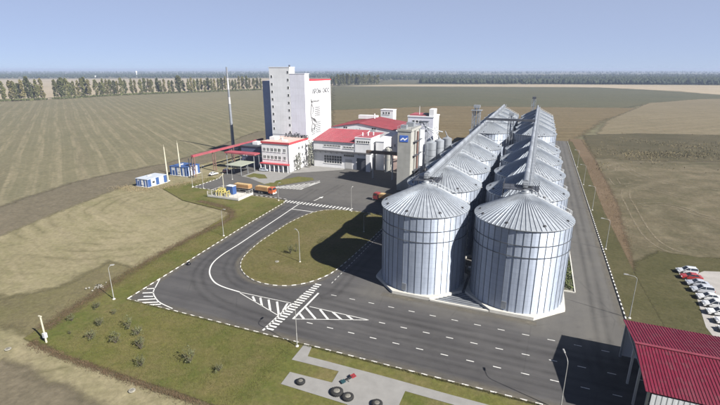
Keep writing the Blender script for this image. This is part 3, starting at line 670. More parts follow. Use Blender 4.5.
for t, s in ((gl, 1), (gr, -1)):   # drive heads and service platforms at the street end
    MB().box(-.5,.5,-1.2,-.1,.7,1.7).box(-.3,.3,-1.7,-1.25,.8,1.4).build('drive_head', m_frame, t)
    pl = MB().box(-4.2 if s < 0 else -2.4, 2.6 if s < 0 else 3.0, -2.6, 2.0, .35, .45)
    x0, x1 = (-4.2, 2.6) if s < 0 else (-2.4, 3.0)
    for zz in (.95, 1.5):
        for (a, b) in (((x0,-2.6),(x1,-2.6)),((x0,2),(x0,-2.6)),((x1,2),(x1,-2.6))): pl.beam((*a,zz),(*b,zz),.07)
    for xx in np.linspace(x0, x1, 6): pl.beam((xx,-2.6,-1.6),(xx,-2.6,1.5),.07)
    for yy in (-1,.6,2): pl.beam((x0,yy,-1.8),(x0,yy,1.5),.08); pl.beam((x1,yy,-1.2),(x1,yy,1.5),.08)
    pl.build('service_platform', m_dark, t)

# bucket elevator tower in the gap between the silo groups, cross conveyor
def lattice_tower(t, w, d, h, m, step=3.0, plat=()):
    fr = MB()
    for sx in (-1,1):
        for sy in (-1,1): fr.beam((sx*w/2,sy*d/2,0),(sx*w/2,sy*d/2,h),.22)
    z = 0
    while z < h-.1:
        z1 = min(z+step, h)
        for sx in (-1,1): fr.beam((sx*w/2,-d/2,z),(sx*w/2,d/2,z1),.1); fr.beam((sx*w/2,-d/2,z1),(sx*w/2,d/2,z1),.12)
        for sy in (-1,1): fr.beam((-w/2,sy*d/2,z),(w/2,sy*d/2,z1),.1); fr.beam((-w/2,sy*d/2,z1),(w/2,sy*d/2,z1),.12)
        z = z1
    fr.build('lattice_frame', m, t)
et = thing('bucket_elevator', 'lattice bucket elevator tower rising left of the far half of the left silo row', 'elevator', (-24.6, 194, 0))
lattice_tower(et, 3.0, 3.4, 29.5, m_frame)
for s in (-.6,.6): MB().box(s-.28,s+.28,-.4,.4,.2,30.5).build('elevator_leg', m_clad, et)
MB().box(-1.3,1.3,-.8,.8,30.4,31.6).build('elevator_head', m_frame, et)
MB().box(-2.2,2.2,-2.2,2.2,29.3,29.5).build('head_platform', m_frame, et)
et2 = thing('bucket_elevator', 'slim dark lattice elevator tower between the two silo rows at the cross conveyor', 'elevator', (-10.3, 194, 0))
lattice_tower(et2, 2.0, 2.2, 27.0, m_frame)
MB().box(-.3,.3,-.35,.35,.2,27.8).build('elevator_leg', m_clad, et2); MB().box(-1,1,-.9,.9,27.6,28.9).build('elevator_head', m_frame, et2)
cc = thing('cross_conveyor', 'dark horizontal conveyor bridge joining the two silo rows across the gap', 'conveyor', (-20.4, 192.4, 25.6))
MB().box(0,19.5,-.5,.5,0,.9).build('conveyor_casing', m_dark, cc)
tr = MB()
for k in range(7): tr.beam((k*3.2,-.55,0),(k*3.2,-.55,-1.0),.1)
tr.beam((0,-.55,-1.0),(19.4,-.55,-1.0),.12); tr.build('truss', m_dark, cc)
et3 = thing('bucket_elevator', 'tall thin elevator head at the far end of the right silo row', 'elevator', (-3.6, 306.5, 0))
lattice_tower(et3, 2.4, 2.4, 27.5, m_frame, 4); MB().box(-.4,.4,-.4,.4,.2,28.2).build('elevator_leg', m_clad, et3); MB().box(-1.1,1.1,-.9,.9,28,29.4).build('elevator_head', m_dark, et3)

# recess between the front silos, with its kerb and floor grating
rc = thing('unloading_pit', 'dark grated pit between the two nearest silos behind a pale kerb', 'pit', (-10.8, 86, 0))
MB().box(-5.9,5.9,-5.9,-5.45,0,.28).build('pit_kerb', m_plinth, rc)
MB().box(-5.6,5.6,-5.4,9,.0,.03).build('pit_floor', m_dark, rc)
for k in range(9): MB().box(-4.6,4.6,-4.9+k*.75,-4.6+k*.75,.03,.12).build('grate_bar', m_frame, rc)
fan = MB().lathe([(.55,0),(.6,.5),(.55,1.0),(.3,1.15)], 12); fan.box(-.3,.9,-.25,.25,.35,.85)
for nm, (x, y), lb in (('aeration_fan', (-11.0,97.5), 'small pale aeration fan in the shade between the nearest silos'),):
    t = thing(nm, lb, 'fan', (x, y, 0)); fan.build('fan_housing', m_lad, t); MB().beam((.9,0,.6),(1.8,.5,.6),.3).build('fan_duct', m_lad, t)
# side strip along the right row, edged in white
st = sheet('service_strip', [(8.9,95),(11.5,95),(11.5,316),(8.9,316)], .006, mat('gravel', (.16,.155,.13), .95, var=.4, scale=1.5, bump=.4))
ke = thing('strip_edging', 'narrow white concrete edging beside the right silo row', 'kerb', (11.5, 95, 0))
for k in range(55): MB().box(-.12,.12,k*4.0+.02,k*4.0+3.98,-.05,.22).build('edging_block', m_plinth, ke) if k == 0 else inst('edging_block', ke.children[0].data, ke, (0, k*4.0, 0))
MB().box(-2.4,-.14,-.12,.12,-.05,.22).build('edging_block', m_plinth, ke)
weed = mat('weed_leaf', (.07,.085,.03), .8, var=.4, scale=.8)

# ================================================================ buildings
m_white = mat('white_render', (.58,.585,.60), .85, var=.06, scale=.25, spec=.2)
m_panel = mat('white_panel', (.56,.575,.60), .7, var=.05, scale=.3, rnd=.03)
m_shade_panel = mat('shade_panel', (.53,.54,.61), .7, var=.04, scale=.3, rnd=.025)  # white panel with the bluish shade of camera-facing fronts put into its colour
m_blue = mat('blue_panel', (.20,.26,.40), .6, var=.08, scale=.3, rnd=.04)
m_red = mat('red_sheet', (.25,.055,.068), .55, var=.12, scale=.4, rnd=.06, spec=.35)
m_redtrim = mat('red_trim', (.36,.05,.06), .6, var=.1)
m_glass = mat('window_glass', (.035,.042,.05), .12, var=.3, spec=.8)
m_wframe = mat('window_frame', (.62,.62,.62), .6)
m_gate = mat('grey_gate', (.38,.38,.38), .6, var=.06, rnd=.05)
m_awn = mat('awning_steel', (.07,.07,.075), .6, var=.2)
m_flat = mat('flat_roof', (.42,.32,.29), .9, var=.15, scale=.4)
m_beige = mat('drier_cladding', (.32,.32,.30), .7, .2, var=.10, scale=.3, rnd=.05)
m_sign = mat('sign_blue', (.05,.12,.42), .5); m_signw = mat('sign_white', (.75,.75,.75), .6)
m_mural = mat('mural_grey', (.17,.175,.18), .9, var=.3, scale=1.2)
m_text = mat('lettering_dark', (.04,.045,.05), .7, var=.3)
def streaks(m, amt=.22, dark=.62):
    nt = m.node_tree; b = nt.nodes['Principled BSDF']; src = b.inputs['Base Color'].links[0].from_socket
    P = nt.nodes.new('ShaderNodeNewGeometry').outputs['Position']
    f = mathn(nt, 'MULTIPLY', noise(nt, mapping(nt, P, 0, (1.1, 1.1, .07)), 1.0, 6, .65, .5, .8), amt)
    f2 = mathn(nt, 'MULTIPLY', noise(nt, P, .12, 5, .6, .5, .75), amt*.5)
    c = mixnode(nt, f, src, (.30*dark,.29*dark,.27*dark)); c = mixnode(nt, f2, c, (.42*dark,.41*dark,.40*dark)); nt.links.new(c, b.inputs['Base Color'])
for _m in (m_white, m_panel, m_shade_panel, m_beige, m_gate): streaks(_m)
for _m in (m_red, m_flat): streaks(_m, .3, .5)
class Face:
    """window / door helper on an axis-aligned facade: '-y' at y=d or '+x' at x=d (local coordinates)"""
    def __init__(s, parent, ax, d): s.p = parent; s.ax = ax; s.d = d
    def bx(s, mb, a0, a1, z0, z1, o0, o1):
        if s.ax == '-y': mb.box(a0, a1, s.d-o1, s.d-o0, z0, z1)
        else: mb.box(s.d+o0, s.d+o1, a0, a1, z0, z1)
        return mb
    def window(s, a0, a1, z0, z1, nc=1, nr=1, fm=None, gm=None, fw=.1, sill=True):
        fm = fm or m_wframe; gm = gm or m_glass
        w = s.bx(MB(), a0, a1, z0, z1, -.05, .025).build('window', gm, s.p)
        fr = MB()
        for i in range(nc+1): x = a0+(a1-a0)*i/nc; s.bx(fr, x-fw/2, x+fw/2, z0-fw/2, z1+fw/2, -.05, .07)
        for j in range(nr+1):
            z = z0+(z1-z0)*j/nr
            for i in range(nc): xa = a0+(a1-a0)*i/nc+fw/2; xb = a0+(a1-a0)*(i+1)/nc-fw/2; s.bx(fr, xa, xb, z-fw/2, z+fw/2, -.05, .068)
        fr.build('frame', fm, w)
        if sill: s.bx(MB(), a0-.15, a1+.15, z0-fw/2-.1, z0-fw/2-.005, -.05, .2).build('sill', fm, w)
        return w
    def slab(s, name, a0, a1, z0, z1, m, o0=-.05, o1=.06, parent=None): return s.bx(MB(), a0, a1, z0, z1, o0, o1).build(name, m, parent or s.p)
def text_part(body, size, m, parent, loc, ax, depth=.08, sx=1.0, bold=.05):
    cu = bpy.data.curves.new('lettering', 'FONT'); cu.body = body; cu.size = size; cu.extrude = depth; cu.space_character = 1.05; cu.resolution_u = 3; cu.offset = bold
    o = bpy.data.objects.new('lettering', cu); COL.objects.link(o)
    me = bpy.data.meshes.new_from_object(o.evaluated_get(bpy.context.evaluated_depsgraph_get()))
    bpy.data.objects.remove(o); bpy.data.curves.remove(cu)
    me.materials.clear(); me.materials.append(m)
    q = bpy.data.objects.new('lettering', me); COL.objects.link(q); q.parent = parent; q.location = loc
    q.rotation_euler = (math.pi/2, 0, 0 if ax == '-y' else math.pi/2); q.scale = (sx, 1, 1); return q
def panels(parent, ax, d, a0, a1, z0, z1, na, nz, m, t=.12, name='wall_panel'):
    """facade of real cladding panels with open joints, sharing one mesh"""
    wa, wz = (a1-a0)/na, (z1-z0)/nz; g = .010
    mb = MB()
    if ax == '-y': mb.box(g, wa-g, -t, 0, g, wz-g)
    else: mb.box(0, t, g, wa-g, g, wz-g)
    me = mb.mesh(name, m)
    for i in range(na):
        for j in range(nz):
            inst(name, me, parent, (a0+i*wa, d, z0+j*wz) if ax == '-y' else (d, a0+i*wa, z0+j*wz))
def ribbed_roof(parent, quad, n, m, name='roof_sheet', rib=.12, t=.1):
    """sloping roof laid from sheets side by side: quad = eave0, eave1, ridge1, ridge0"""
    e0, e1, r1, r0 = [np.array(p, float) for p in quad]
    nrm = np.cross(e1-e0, r0-e0); nrm /= np.linalg.norm(nrm)
    if nrm[2] < 0: nrm = -nrm
    for k in range(n):
        a, b = k/n, (k+1)/n; w = (b-a)*.008
        A, B = e0+(e1-e0)*(a+w), e0+(e1-e0)*(b-w); C2, D = r0+(r1-r0)*(b-w), r0+(r1-r0)*(a+w)
        mb = MB().hexa([A, B, C2, D], [A+nrm*t, B+nrm*t, C2+nrm*t, D+nrm*t])
        q = .12
        E0, F0 = A+(B-A)*.0, A+(B-A)*q; E1, F1 = D, D+(C2-D)*q
        mb.hexa([E0+nrm*t, F0+nrm*t, F1+nrm*t, E1+nrm*t], [E0+nrm*(t+rib), F0+nrm*(t+rib), F1+nrm*(t+rib), E1+nrm*(t+rib)])
        mb.build(name, m, parent)

# ---- the tall mill tower
T = thing('mill_tower', 'tall white windowed mill tower with dark lettering behind the office block', 'tower', (-116, 192, 0))
MB().box(-10.3, 1.35, .12, 5.0, 0, 46.9).build('main_shaft', m_white, T)
MB().box(-10.25, 1.35, 5.01, 28.4, 0, 40.5).build('rear_shaft', m_white, T)
MB().box(1.36, 9.58, .12, 4.4, 0, 43.9).build('stair_shaft', m_white, T)
MB().box(1.36, 9.55, 4.41, 28.5, 0, 40.6).build('rear_shaft', m_white, T)
panels(T, '-y', .12, -10.3, 1.34, 14.2, 46.9, 4, 14, m_panel)
panels(T, '-y', .12, 1.36, 9.58, 14.2, 43.9, 3, 9, m_shade_panel)
MB().box(-10.5, 1.5, -.1, 5.1, 46.9, 47.25).build('parapet', m_panel, T)
MB().box(1.5, 9.75, -.1, 4.6, 43.9, 44.15).build('parapet', m_shade_panel, T)
MB().box(-10.2, 9.8, 5.15, 28.8, 40.6, 41.15).build('roof', m_redtrim, T)
MB().tube([(.2,2.2,47.2),(.2,2.2,48.1)], .4, 10).build('roof_fan', m_dark, T)
Fm = Face(T, '-y', 0.0)
for k in range(9):
    if k < 8: z = 42.6-k*3.65; Fm.window(-9.5, -8.5, z-.65, z+.65, 1, 1, fw=.07, sill=False)
    z = 44.7-k*3.65; Fm.window(-.2, .8, z-.65, z+.65, 1, 1, fw=.07, sill=False)
# blue annex shaft to the left and behind
MB().box(-18.6, -10.4, 6, 17, 0, 40.4).build('blue_shaft', m_blue, T)
panels(T, '-y', 6, -18.6, -10.4, 10, 40.4, 2, 10, m_blue)
Fx = Face(T, '+x', 9.55)
panels(T, '+x', 9.55, 4.45, 28.5, 14, 40.5, 6, 9, m_panel, .08)
# text and wheat mural on the sunny side
text_part('АРОЫ  ОЮО', 3.1, m_text, T, (9.68, 7.2, 34.4), '+x', .06, 1.02)
def mural(T):
    x0, x1 = 9.64, 9.70
    def br(pts, w, name='mural_stroke'):
        mb = MB()
        for a, b in zip(pts[:-1], pts[1:]):
            d = np.array([0, b[0]-a[0], b[1]-a[1]]); n = np.array([0,-d[2],d[1]])/np.linalg.norm(d)*w*.72
            A = np.array([x0,a[0],a[1]]); B = np.array([x0,b[0],b[1]]); h = np.array([x1-x0,0,0])
            mb.hexa([A-n, B-n, B+n, A+n], [A-n+h, B-n+h, B+n+h, A+n+h])
        return mb.build(name, m_mural, T)
    br([(5.6,31.8),(6.4,30.2),(5.4,27.0),(5.0,24.5),(5.8,22.0),(6.8,20.2),(5.6,18),(5.6,15.5)], .8)
    br([(6.0,30.4),(9,30.6),(12,30.4),(14.6,30.7)], .7)
    br([(6.4,29.2),(8.2,27.0),(7.0,24.4)], .6); br([(7.2,19.8),(9.4,18.4),(8,16.4)], .7)
    for j, (y0, y1, z0, nz) in enumerate(((9.4,15.4,23.4,5),(9.8,15.6,14.8,6))):
        for k in range(nz): br([(y0,z0+k*1.0),(y1,z0+k*1.0)], .28)
        for k in range(5): y = y0+(y1-y0)*k/4; br([(y,z0-.3),(y,z0+nz-.6)], .22)
    for k in range(5): br([(5.6+k*.6,22.8-k*.5),(9.8+k*.4,21.6-k*.4)], .34)
    for k in range(4): br([(5.4,16.8-k*.9),(9.2,17.2-k*.9)], .4)
mural(T)

# ---- office block
O = thing('office_block', 'three-storey white office block with red parapet below the tower', 'building', (-104.7, 172, 0))
MB().box(-15.0, 0, 0, 18, 0, 12.9).build('wall', m_white, O)
MB().box(-15.3, .3, -.3, 18.2, 12.9, 13.75).build('parapet', m_redtrim, O)
MB().box(-14.9, -.1, .1, 17.8, 13.76, 13.8).build('roof', m_flat, O)
MB().box(-13.6,-10.6,5,9,13.8,15.2).build('roof_hatch', m_white, O); MB().box(-5.2,-3.2,2.6,4.4,13.8,14.4).build('roof_unit', m_white, O)
MB().box(-9.0,-8.0,7,8.2,13.8,14.7).build('roof_unit', m_gate, O)
Fo = Face(O, '-y', 0); Fe = Face(O, '+x', 0)
for z in (9.2, 5.6):
    for i in range(5): Fo.window(-14.2+i*2.05, -12.75+i*2.05, z, z+1.65, 2, 1)
    Fo.window(-3.2, -1.9, z, z+1.65, 2, 1)
for i in range(5): Fo.window(-14.2+i*2.05, -12.9+i*2.05, 1.0, 2.7, 2, 1)
MB().box(-15.2, 0.2, -2.2, -.01, 3.5, 3.85).build('entrance_canopy', m_redtrim, O)
for i in range(7): MB().box(-14.9+i*2.45, -14.6+i*2.45, -2.1, -1.8, 0, 3.5).build('canopy_post', m_white, O)
Fo.slab('door', -3.2, -1.4, .1, 2.7, m_glass)
Fo.slab('downpipe', -.35, -.2, .2, 12.9, m_gate, .01, .16)
Fe.slab('downpipe', 2.5, 2.65, .2, 12.9, m_gate, .01, .16)
for z in (9.2, 5.6, 1.8):
    for i in range(3): Fe.window(8.2+i*3.2, 9.8+i*3.2, z, z+1.5, 2, 1)
text_part('АЛЫЙ', 2.6, m_text, O, (-11.6, 15.5, 13.9), '-y', .08, .95); text_part('Тнал', 2.6, m_text, O, (-4.4, 15.5, 13.9), '-y', .08, 1.0)
fr = MB()
for i in range(12): fr.beam((-9.8+i*.98,15.6,13.8),(-9.8+i*.98,15.6,15.6),.08)
fr.beam((-9.9,15.6,14.2),(2.0-.6,15.6,14.2),.08).build('sign_frame', m_frame, O)

# ---- production hall with red mono-pitch roof
H = thing('production_hall', 'white production hall with bright red pitched roof right of the office', 'building', (-101, 189, 0))
MB().extr([(0,0),(19.6,0),(19.6,16.0),(0,12.7)], 'x', 0, 22.1).build('wall', m_white, H)
ribbed_roof(H, [(-.5,-.6,12.75),(22.0,-.6,12.75),(22.0,19.9,16.25),(-.5,19.9,16.25)], 20, m_red)
MB().box(22.12, 30.2, -.2, 12, 0, 15.2).build('head_house', m_white, H)
MB().box(21.95, 30.4, -.35, 12.1, 15.2, 15.5).build('head_house_cap', m_panel, H)
MB().box(22.5, 30.0, .4, 19.5, 15.5, 15.62).build('head_house_roof', m_red, H)
Fh = Face(H, '-y', 0); Fk = Face(H, '-y', -.2)
for i in range(6): Fh.window(5.6+i*1.52, 6.95+i*1.52, 10.2, 11.2, 2, 1)
for i in range(4): Fh.window(16.0+i*1.45, 17.3+i*1.45, 9.9, 10.9, 2, 1)
Fh.window(5.6, 15.2, 2.1, 6.0, 7, 3, fw=.16)
Fh.window(16.2, 21.6, 6.0, 6.9, 6, 1)
Fh.slab('gate', 16.9, 20.6, 0.05, 4.7, m_gate)
for k in range(6): Fh.slab('gate_slat', 16.95, 20.55, .15+k*.76, .8+k*.76, m_gate, .06, .10)
MB().box(.8, 30.6, -2.0, -.22, 8.0, 8.5).build('awning', m_awn, H)
for i in range(11): MB().beam((1.2+i*2.9,-1.9,8.05),(1.2+i*2.9,-.22,7.1),.12).build('awning_bracket', m_awn, H)
for i in range(6): Fk.window(23.1+i*1.1, 24.0+i*1.1, 12.9, 14.0, 1, 1)
Fk.slab('gate', 23.1, 27.8, .05, 5.7, m_dark)
Fk.slab('gate_frame', 22.8, 23.08, .05, 6.0, m_white, 0, .2); Fk.slab('gate_frame', 27.82, 28.1, .05, 6.0, m_white, 0, .2); Fk.slab('gate_frame', 23.1, 27.8, 5.72, 6.0, m_white, 0, .2)
MB().box(28.6,30.6,-2.4,-1.9,0,8.0).build('side_pillar', m_white, H)
for i in range(3): MB().tube([(24+i*2,5+i*2,15.6),(24+i*2,5+i*2,17.2)], .3, 10).build('roof_pipe', m_white, H)

# ---- second hall with gable towards the camera
Q = thing('rear_hall', 'wide white gabled hall with red roof behind the production hall', 'building', (-84.8, 212, 0))
pr = [(-17.6,0),(17.8,0),(17.8,16.2),(-1.6,19.0),(-17.6,16.4)]
MB().extr(pr, 'y', 0, 34).build('wall', m_white, Q)
ribbed_roof(Q, [(18.2,-.5,16.35),(18.2,34.5,16.35),(-1.6,34.5,19.2),(-1.6,-.5,19.2)], 24, m_red)
ribbed_roof(Q, [(-18,-.5,16.45),(-18,34.5,16.45),(-1.6,34.5,19.2),(-1.6,-.5,19.2)], 24, m_red)
Fq = Face(Q, '-y', 0)
for x in (-10.4, 5.6): Fq.window(x, x+2.4, 16.1, 17.2, 2, 1)
for x in (-4, -2.2, -.4): MB().tube([(x,-1.0,12),(x,-1.0,17.0+.3*x)], .35, 8).build('flue', m_frame, Q)
MB().box(-14,-2.6,30,33.5,18.2,20.2).build('roof_monitor', m_white, Q)
MB().tube([(-1.6,24,18.9),(-1.6,24,22)], .35, 10).build('roof_pipe', m_white, Q)
# penthouse far right
Ph = thing('penthouse_block', 'small white two-window block rising behind the rear hall roof', 'building', (-84.5, 252, 0))
MB().box(-3.8,4.0,0,6,0,22.6).build('wall', m_white, Ph); MB().box(-4,4.2,-.2,6.2,22.6,23).build('parapet', m_panel, Ph)
Fp = Face(Ph, '-y', 0)
for x in (-2.6,-.9,.8): Fp.window(x, x+1.2, 20.2, 21.7, 1, 1)

# ---- annex with sunlit long wall
N3 = thing('annex_building', 'white annex with long sunlit side wall beside the drier tower', 'building', (-69.5, 192, 0))
MB().extr([(0,0),(24,0),(24,15.2),(0,13.6)], 'x', 0, 4.0).build('wall', m_white, N3)
MB().extr([(-.2,13.6),(24.2,15.2),(24.2,15.5),(-.2,13.9)], 'x', -.2, 4.3).build('roof', m_white, N3)
F3 = Face(N3, '+x', 4.0)
for i in range(3): F3.window(6+i*5, 8+i*5, 8.5, 10, 2, 1)
MB().box(4.1,10,3,14,0,5.5).build('low_wing', m_flat, N3)
tk = thing('storage_tank', 'short beige cylindrical tank in front of the annex wall', 'tank', (-62.5, 190, 0))
MB().lathe([(1.8,0),(1.8,11),(1.2,11.8),(.3,12)], 18).build('shell', m_beige, tk); MB().lathe([(1.86,6),(1.86,6.2)], 18).build('band', m_frame, tk)
# conveyor bridge hall -> drier
cb = thing('conveyor_bridge', 'dark brown enclosed conveyor bridge between annex and grain drier', 'conveyor', (-68, 176, 10.7))
m_brown = mat('brown_casing', (.10,.075,.06), .7, var=.2)
for k in range(6): MB().box(k*3.1+.02, k*3.1+3.08, -.7, .7, .3, 1.6).build('casing_panel', m_brown, cb)
for x in (3,12): MB().beam((x,-.6,-10.7),(x,-.6,0),.25).beam((x,.6,-10.7),(x,.6,0),.25).beam((x,-.6,-8),(x,.6,-2),.12).build('trestle', m_frame, cb)

# ---- grain drier tower
D = thing('grain_drier', 'beige clad grain drier tower with blue logo panel beside the left silo row', 'drier', (-49.3, 160.7, 0))
MB().box(0,5.2,.1,4.6,0,23.4).build('front_column', m_beige, D)
panels(D, '-y', .1, 0, 5.2, 1, 23.4, 2, 8, m_beige); panels(D, '+x', 5.2, .1, 4.6, 1, 23.4, 2, 8, m_beige)
MB().box(.3,4.4,4.62,6.6,0,22).build('shaded_recess', m_dark, D)  # recess between the columns, coloured dark to stand for its shade
MB().box(0,5.2,6.62,13.5,0,23.4).build('rear_column', m_beige, D); panels(D, '+x', 5.2, 6.62, 13.5, 1, 23.4, 3, 8, m_beige)
MB().box(0,5.2,13.6,21.5,0,21.6).build('end_column', m_white, D); panels(D, '+x', 5.2, 13.6, 21.5, 1, 21.6, 3, 8, m_panel)
MB().box(-.3,5.6,-.2,14,23.4,24.2).build('roof_deck', m_beige, D)
rl = MB()
for z in (24.7,25.2): rl.beam((-.2,-.1,z),(5.5,-.1,z),.06); rl.beam((5.5,-.1,z),(5.5,13.8,z),.06); rl.beam((-.2,-.1,z),(-.2,13.8,z),.06)
for k in range(6): rl.beam((-.2+k*1.14,-.1,24.2),(-.2+k*1.14,-.1,25.2),.06)
for k in range(8): rl.beam((5.5,-.1+k*1.98,24.2),(5.5,-.1+k*1.98,25.2),.06)
rl.build('railing', m_frame, D)
MB().box(.8,3.0,1,3.2,24.2,25.6).build('roof_fan', m_frame, D); MB().box(1,4,8,11,24.2,25.9).build('elevator_head', m_frame, D)
m_pipe = mat('brown_pipe', (.17,.10,.085), .6, var=.2)
for y in (8.6,): MB().tube([(5.75,y,.4),(5.75,y,22.6)], .32, 10).build('down_pipe', m_pipe, D)
MB().tube([(5.75,11.6,.4),(5.75,11.6,23.2),(3,11.6,25)], .25, 10).build('down_pipe', m_frame, D)
for z in (7.5, 13.5, 19): MB().box(5.4,6.6,3,14,z,z+.12).build('service_platform', m_dark, D)
Fd = Face(D, '-y', -.02); Fd.slab('logo_panel', .9, 4.2, 19.4, 21.9, m_sign, -.02, .1)
MB().add([(1.2,-.14,20.3),(2.2,-.14,21.1),(2.9,-.14,20.5),(3.9,-.14,21.2),(3.9,-.14,20.7),(2.9,-.14,19.9),(2.2,-.14,20.5),(1.2,-.14,19.8)], [(0,7,6,1),(1,6,5,2),(2,5,4,3)]).build('logo_mark', m_signw, D)

# ---- working tower behind the drier
K = thing('working_tower', 'white elevator working tower with red roof and mast behind the drier', 'tower', (-56.6, 200, 0))
MB().box(0,12.1,.1,12,0,24.8).build('wall', m_white, K); panels(K, '-y', .1, 0, 12.1, 8, 24.8, 4, 6, m_shade_panel); panels(K, '+x', 12.1, .1, 12, 4, 24.8, 4, 7, m_panel, .08)
MB().box(-.2,12.4,-.2,12.2,24.8,25.4).build('parapet', m_panel, K)
MB().box(.6,8.5,.8,11,25.4,25.9).build('roof', m_red, K); MB().box(10,12.2,.2,6,25.4,28.6).build('penthouse', m_white, K); MB().box(7,9.8,1,4,25.4,26.6).build('roof_unit', m_dark, K)
MB().tube([(5,2,25.8),(5,2,29.8)], [.14,.07], 8).build('mast', m_white, K)
Fk2 = Face(K, '-y', -.02)
for i in range(3): Fk2.window(2.2+i*1.7, 3.4+i*1.7, 22.2, 23.4, 1, 1)
Fk3 = Face(K, '+x', 12.18)
for j in range(3):
    for i in range(2): Fk3.window(3+i*4.5, 4.2+i*4.5, 10+j*4.5, 11.2+j*4.5, 1, 1)

# ---- small steel hopper bins by the drier
hb = None
for i, (x, y, lb) in enumerate(((-40.6,181,'nearest pale hopper bin right of the drier tower'),(-38.6,187.5,'second pale hopper bin standing behind the first one'),(-36.6,194.5,'pale hopper bin farthest from the drier tower'))):
    t = thing('hopper_bin', lb, 'bin', (x, y, 0), 0, 'hopper bins beside the drier')
    MB().lathe([(.4,3.0),(2.1,6.0),(2.1,16.6),(.6,17.3),(.6,17.6)], 22).build('shell', m_clad, t)
    for a in range(4): MB().beam((2.0*math.cos(a*1.57+.7),2.0*math.sin(a*1.57+.7),0),(2.0*math.cos(a*1.57+.7),2.0*math.sin(a*1.57+.7),7),.22).build('leg', m_frame, t)
    MB().beam((0,0,17.6),(-1.2+i*.2,-1.5,20.0),.3).build('inlet_spout', m_frame, t)
    for z in (8.5,11,13.5): ring = MB().lathe([(2.16,z),(2.16,z+.12)], 22).build('band', m_ring, t)
pt = thing('pipe_trestle', 'cluster of grey spouts and platforms between drier and working tower', 'trestle', (-45.5, 186, 0))
lattice_tower(pt, 3.2, 3.2, 24.5, m_frame, 3)
for k in range(4): MB().tube([(-.8+k*.5,0,24.5-k*.8),(3.5+k*1.2,-3+k*3.2,19.6)], .2, 8).build('spout', m_clad, pt)
MB().box(-2,2,-2,2,20.5,20.65).build('platform', m_dark, pt); MB().box(-2,2,-2,2,24.5,24.65).build('platform', m_dark, pt)

# ---- chimney
CH = thing('chimney_stack', 'tall slim steel chimney standing alone at the field edge', 'chimney', (-166.6, 210.7, 0))
m_ch = mat('chimney_steel', (.20,.215,.24), .6, .3, var=.12); m_chw = mat('chimney_white', (.36,.36,.37), .7)
prevz = 0
for z0, z1, m in ((0,16,m_ch),(16,27,m_ch),(27,31,m_chw),(31,35,m_ch),(35,41.5,m_chw),(41.5,44.5,m_ch),(44.5,47.3,m_ch)):
    r0, r1 = 1.0-.012*z0, 1.0-.012*z1
    MB().lathe([(r0,z0),(r1,z1)], 18).build('stack_section', m, CH)
    MB().lathe([(r1+.12,z1-.12),(r1+.12,z1)], 18).build('flange', m_ch, CH)
MB().box(-2,2,-2,2,0,1.2).build('foundation', m_plinth, CH)

# ---- red elevated loading gallery and canopies left of the office
RG = thing('red_gallery', 'long red elevated gallery on posts running back towards the field', 'gallery', (-139.8, 148, 0))
n = 17
for k in range(n): MB().box(-.6,.6,k*3.2+.03,k*3.2+3.17,8.9,9.8).build('gallery_panel', m_red, RG) if k == 0 else inst('gallery_panel', [c for c in RG.children if c.name.startswith('gallery_panel')][0].data, RG, (0,k*3.2,0))
for y in (.4, 14, 28, 42, 53): 
    p = MB()
    for s in (-.7,.7): p.beam((s,y,0),(s,y,8.8),.3)
    p.beam((-.7,y,2),(.7,y,6),.14); p.beam((.7,y,2),(-.7,y,6),.14); p.build('support_frame', m_pipe, RG)
RC = thing('red_canopy', 'flat red canopy roof joining the red gallery to the office', 'canopy', (-138.6, 170.5, 0))
for k in range(6): MB().box(.05+k*2.9,2.85+k*2.9,-2.4,2.4,7.4,8.0).build('roof_sheet', m_red, RC)
for x in (1,9,16.6):
    for y in (-2,2): MB().beam((x,y,0),(x,y,7.4),.25).build('post', m_frame, RC)
CA = thing('grey_canopy', 'flat grey-green canopy roof over the parking beside the office', 'canopy', (-125.4, 162.6, 0))
m_can = mat('canopy_sheet', (.24,.255,.21), .8, var=.1)
for k in range(4): MB().box(-4.2+k*2.1+.02,-4.2+k*2.1+2.08,-5.4,5.4,4.3,4.6).build('roof_sheet', m_can, CA)
for x in (-3.9,3.9):
    for y in (-5,0,5): MB().beam((x,y,0),(x,y,4.3),.22).build('post', m_frame, CA)
AX = thing('dark_annex', 'low dark flat-roofed annex in shade at the left end of the office', 'building', (-128.5, 176, 0))
MB().box(-6,8.6,0,14,0,9.8).build('wall', mat('annex_shade', (.075,.085,.14), .7, var=.1), AX); MB().box(-6.3,8.6,-.3,14.3,9.8,10.3).build('roof', m_dark, AX)  # annex walls darkened: the office's shade is put into their colour
Fa = Face(AX, '-y', 0)
for i in range(4): Fa.window(-5+i*3.3, -3+i*3.3, 5.5, 7.2, 2, 1)
MB().box(-2,1,4,8,10.3,11.6).build('roof_unit', m_white, AX)

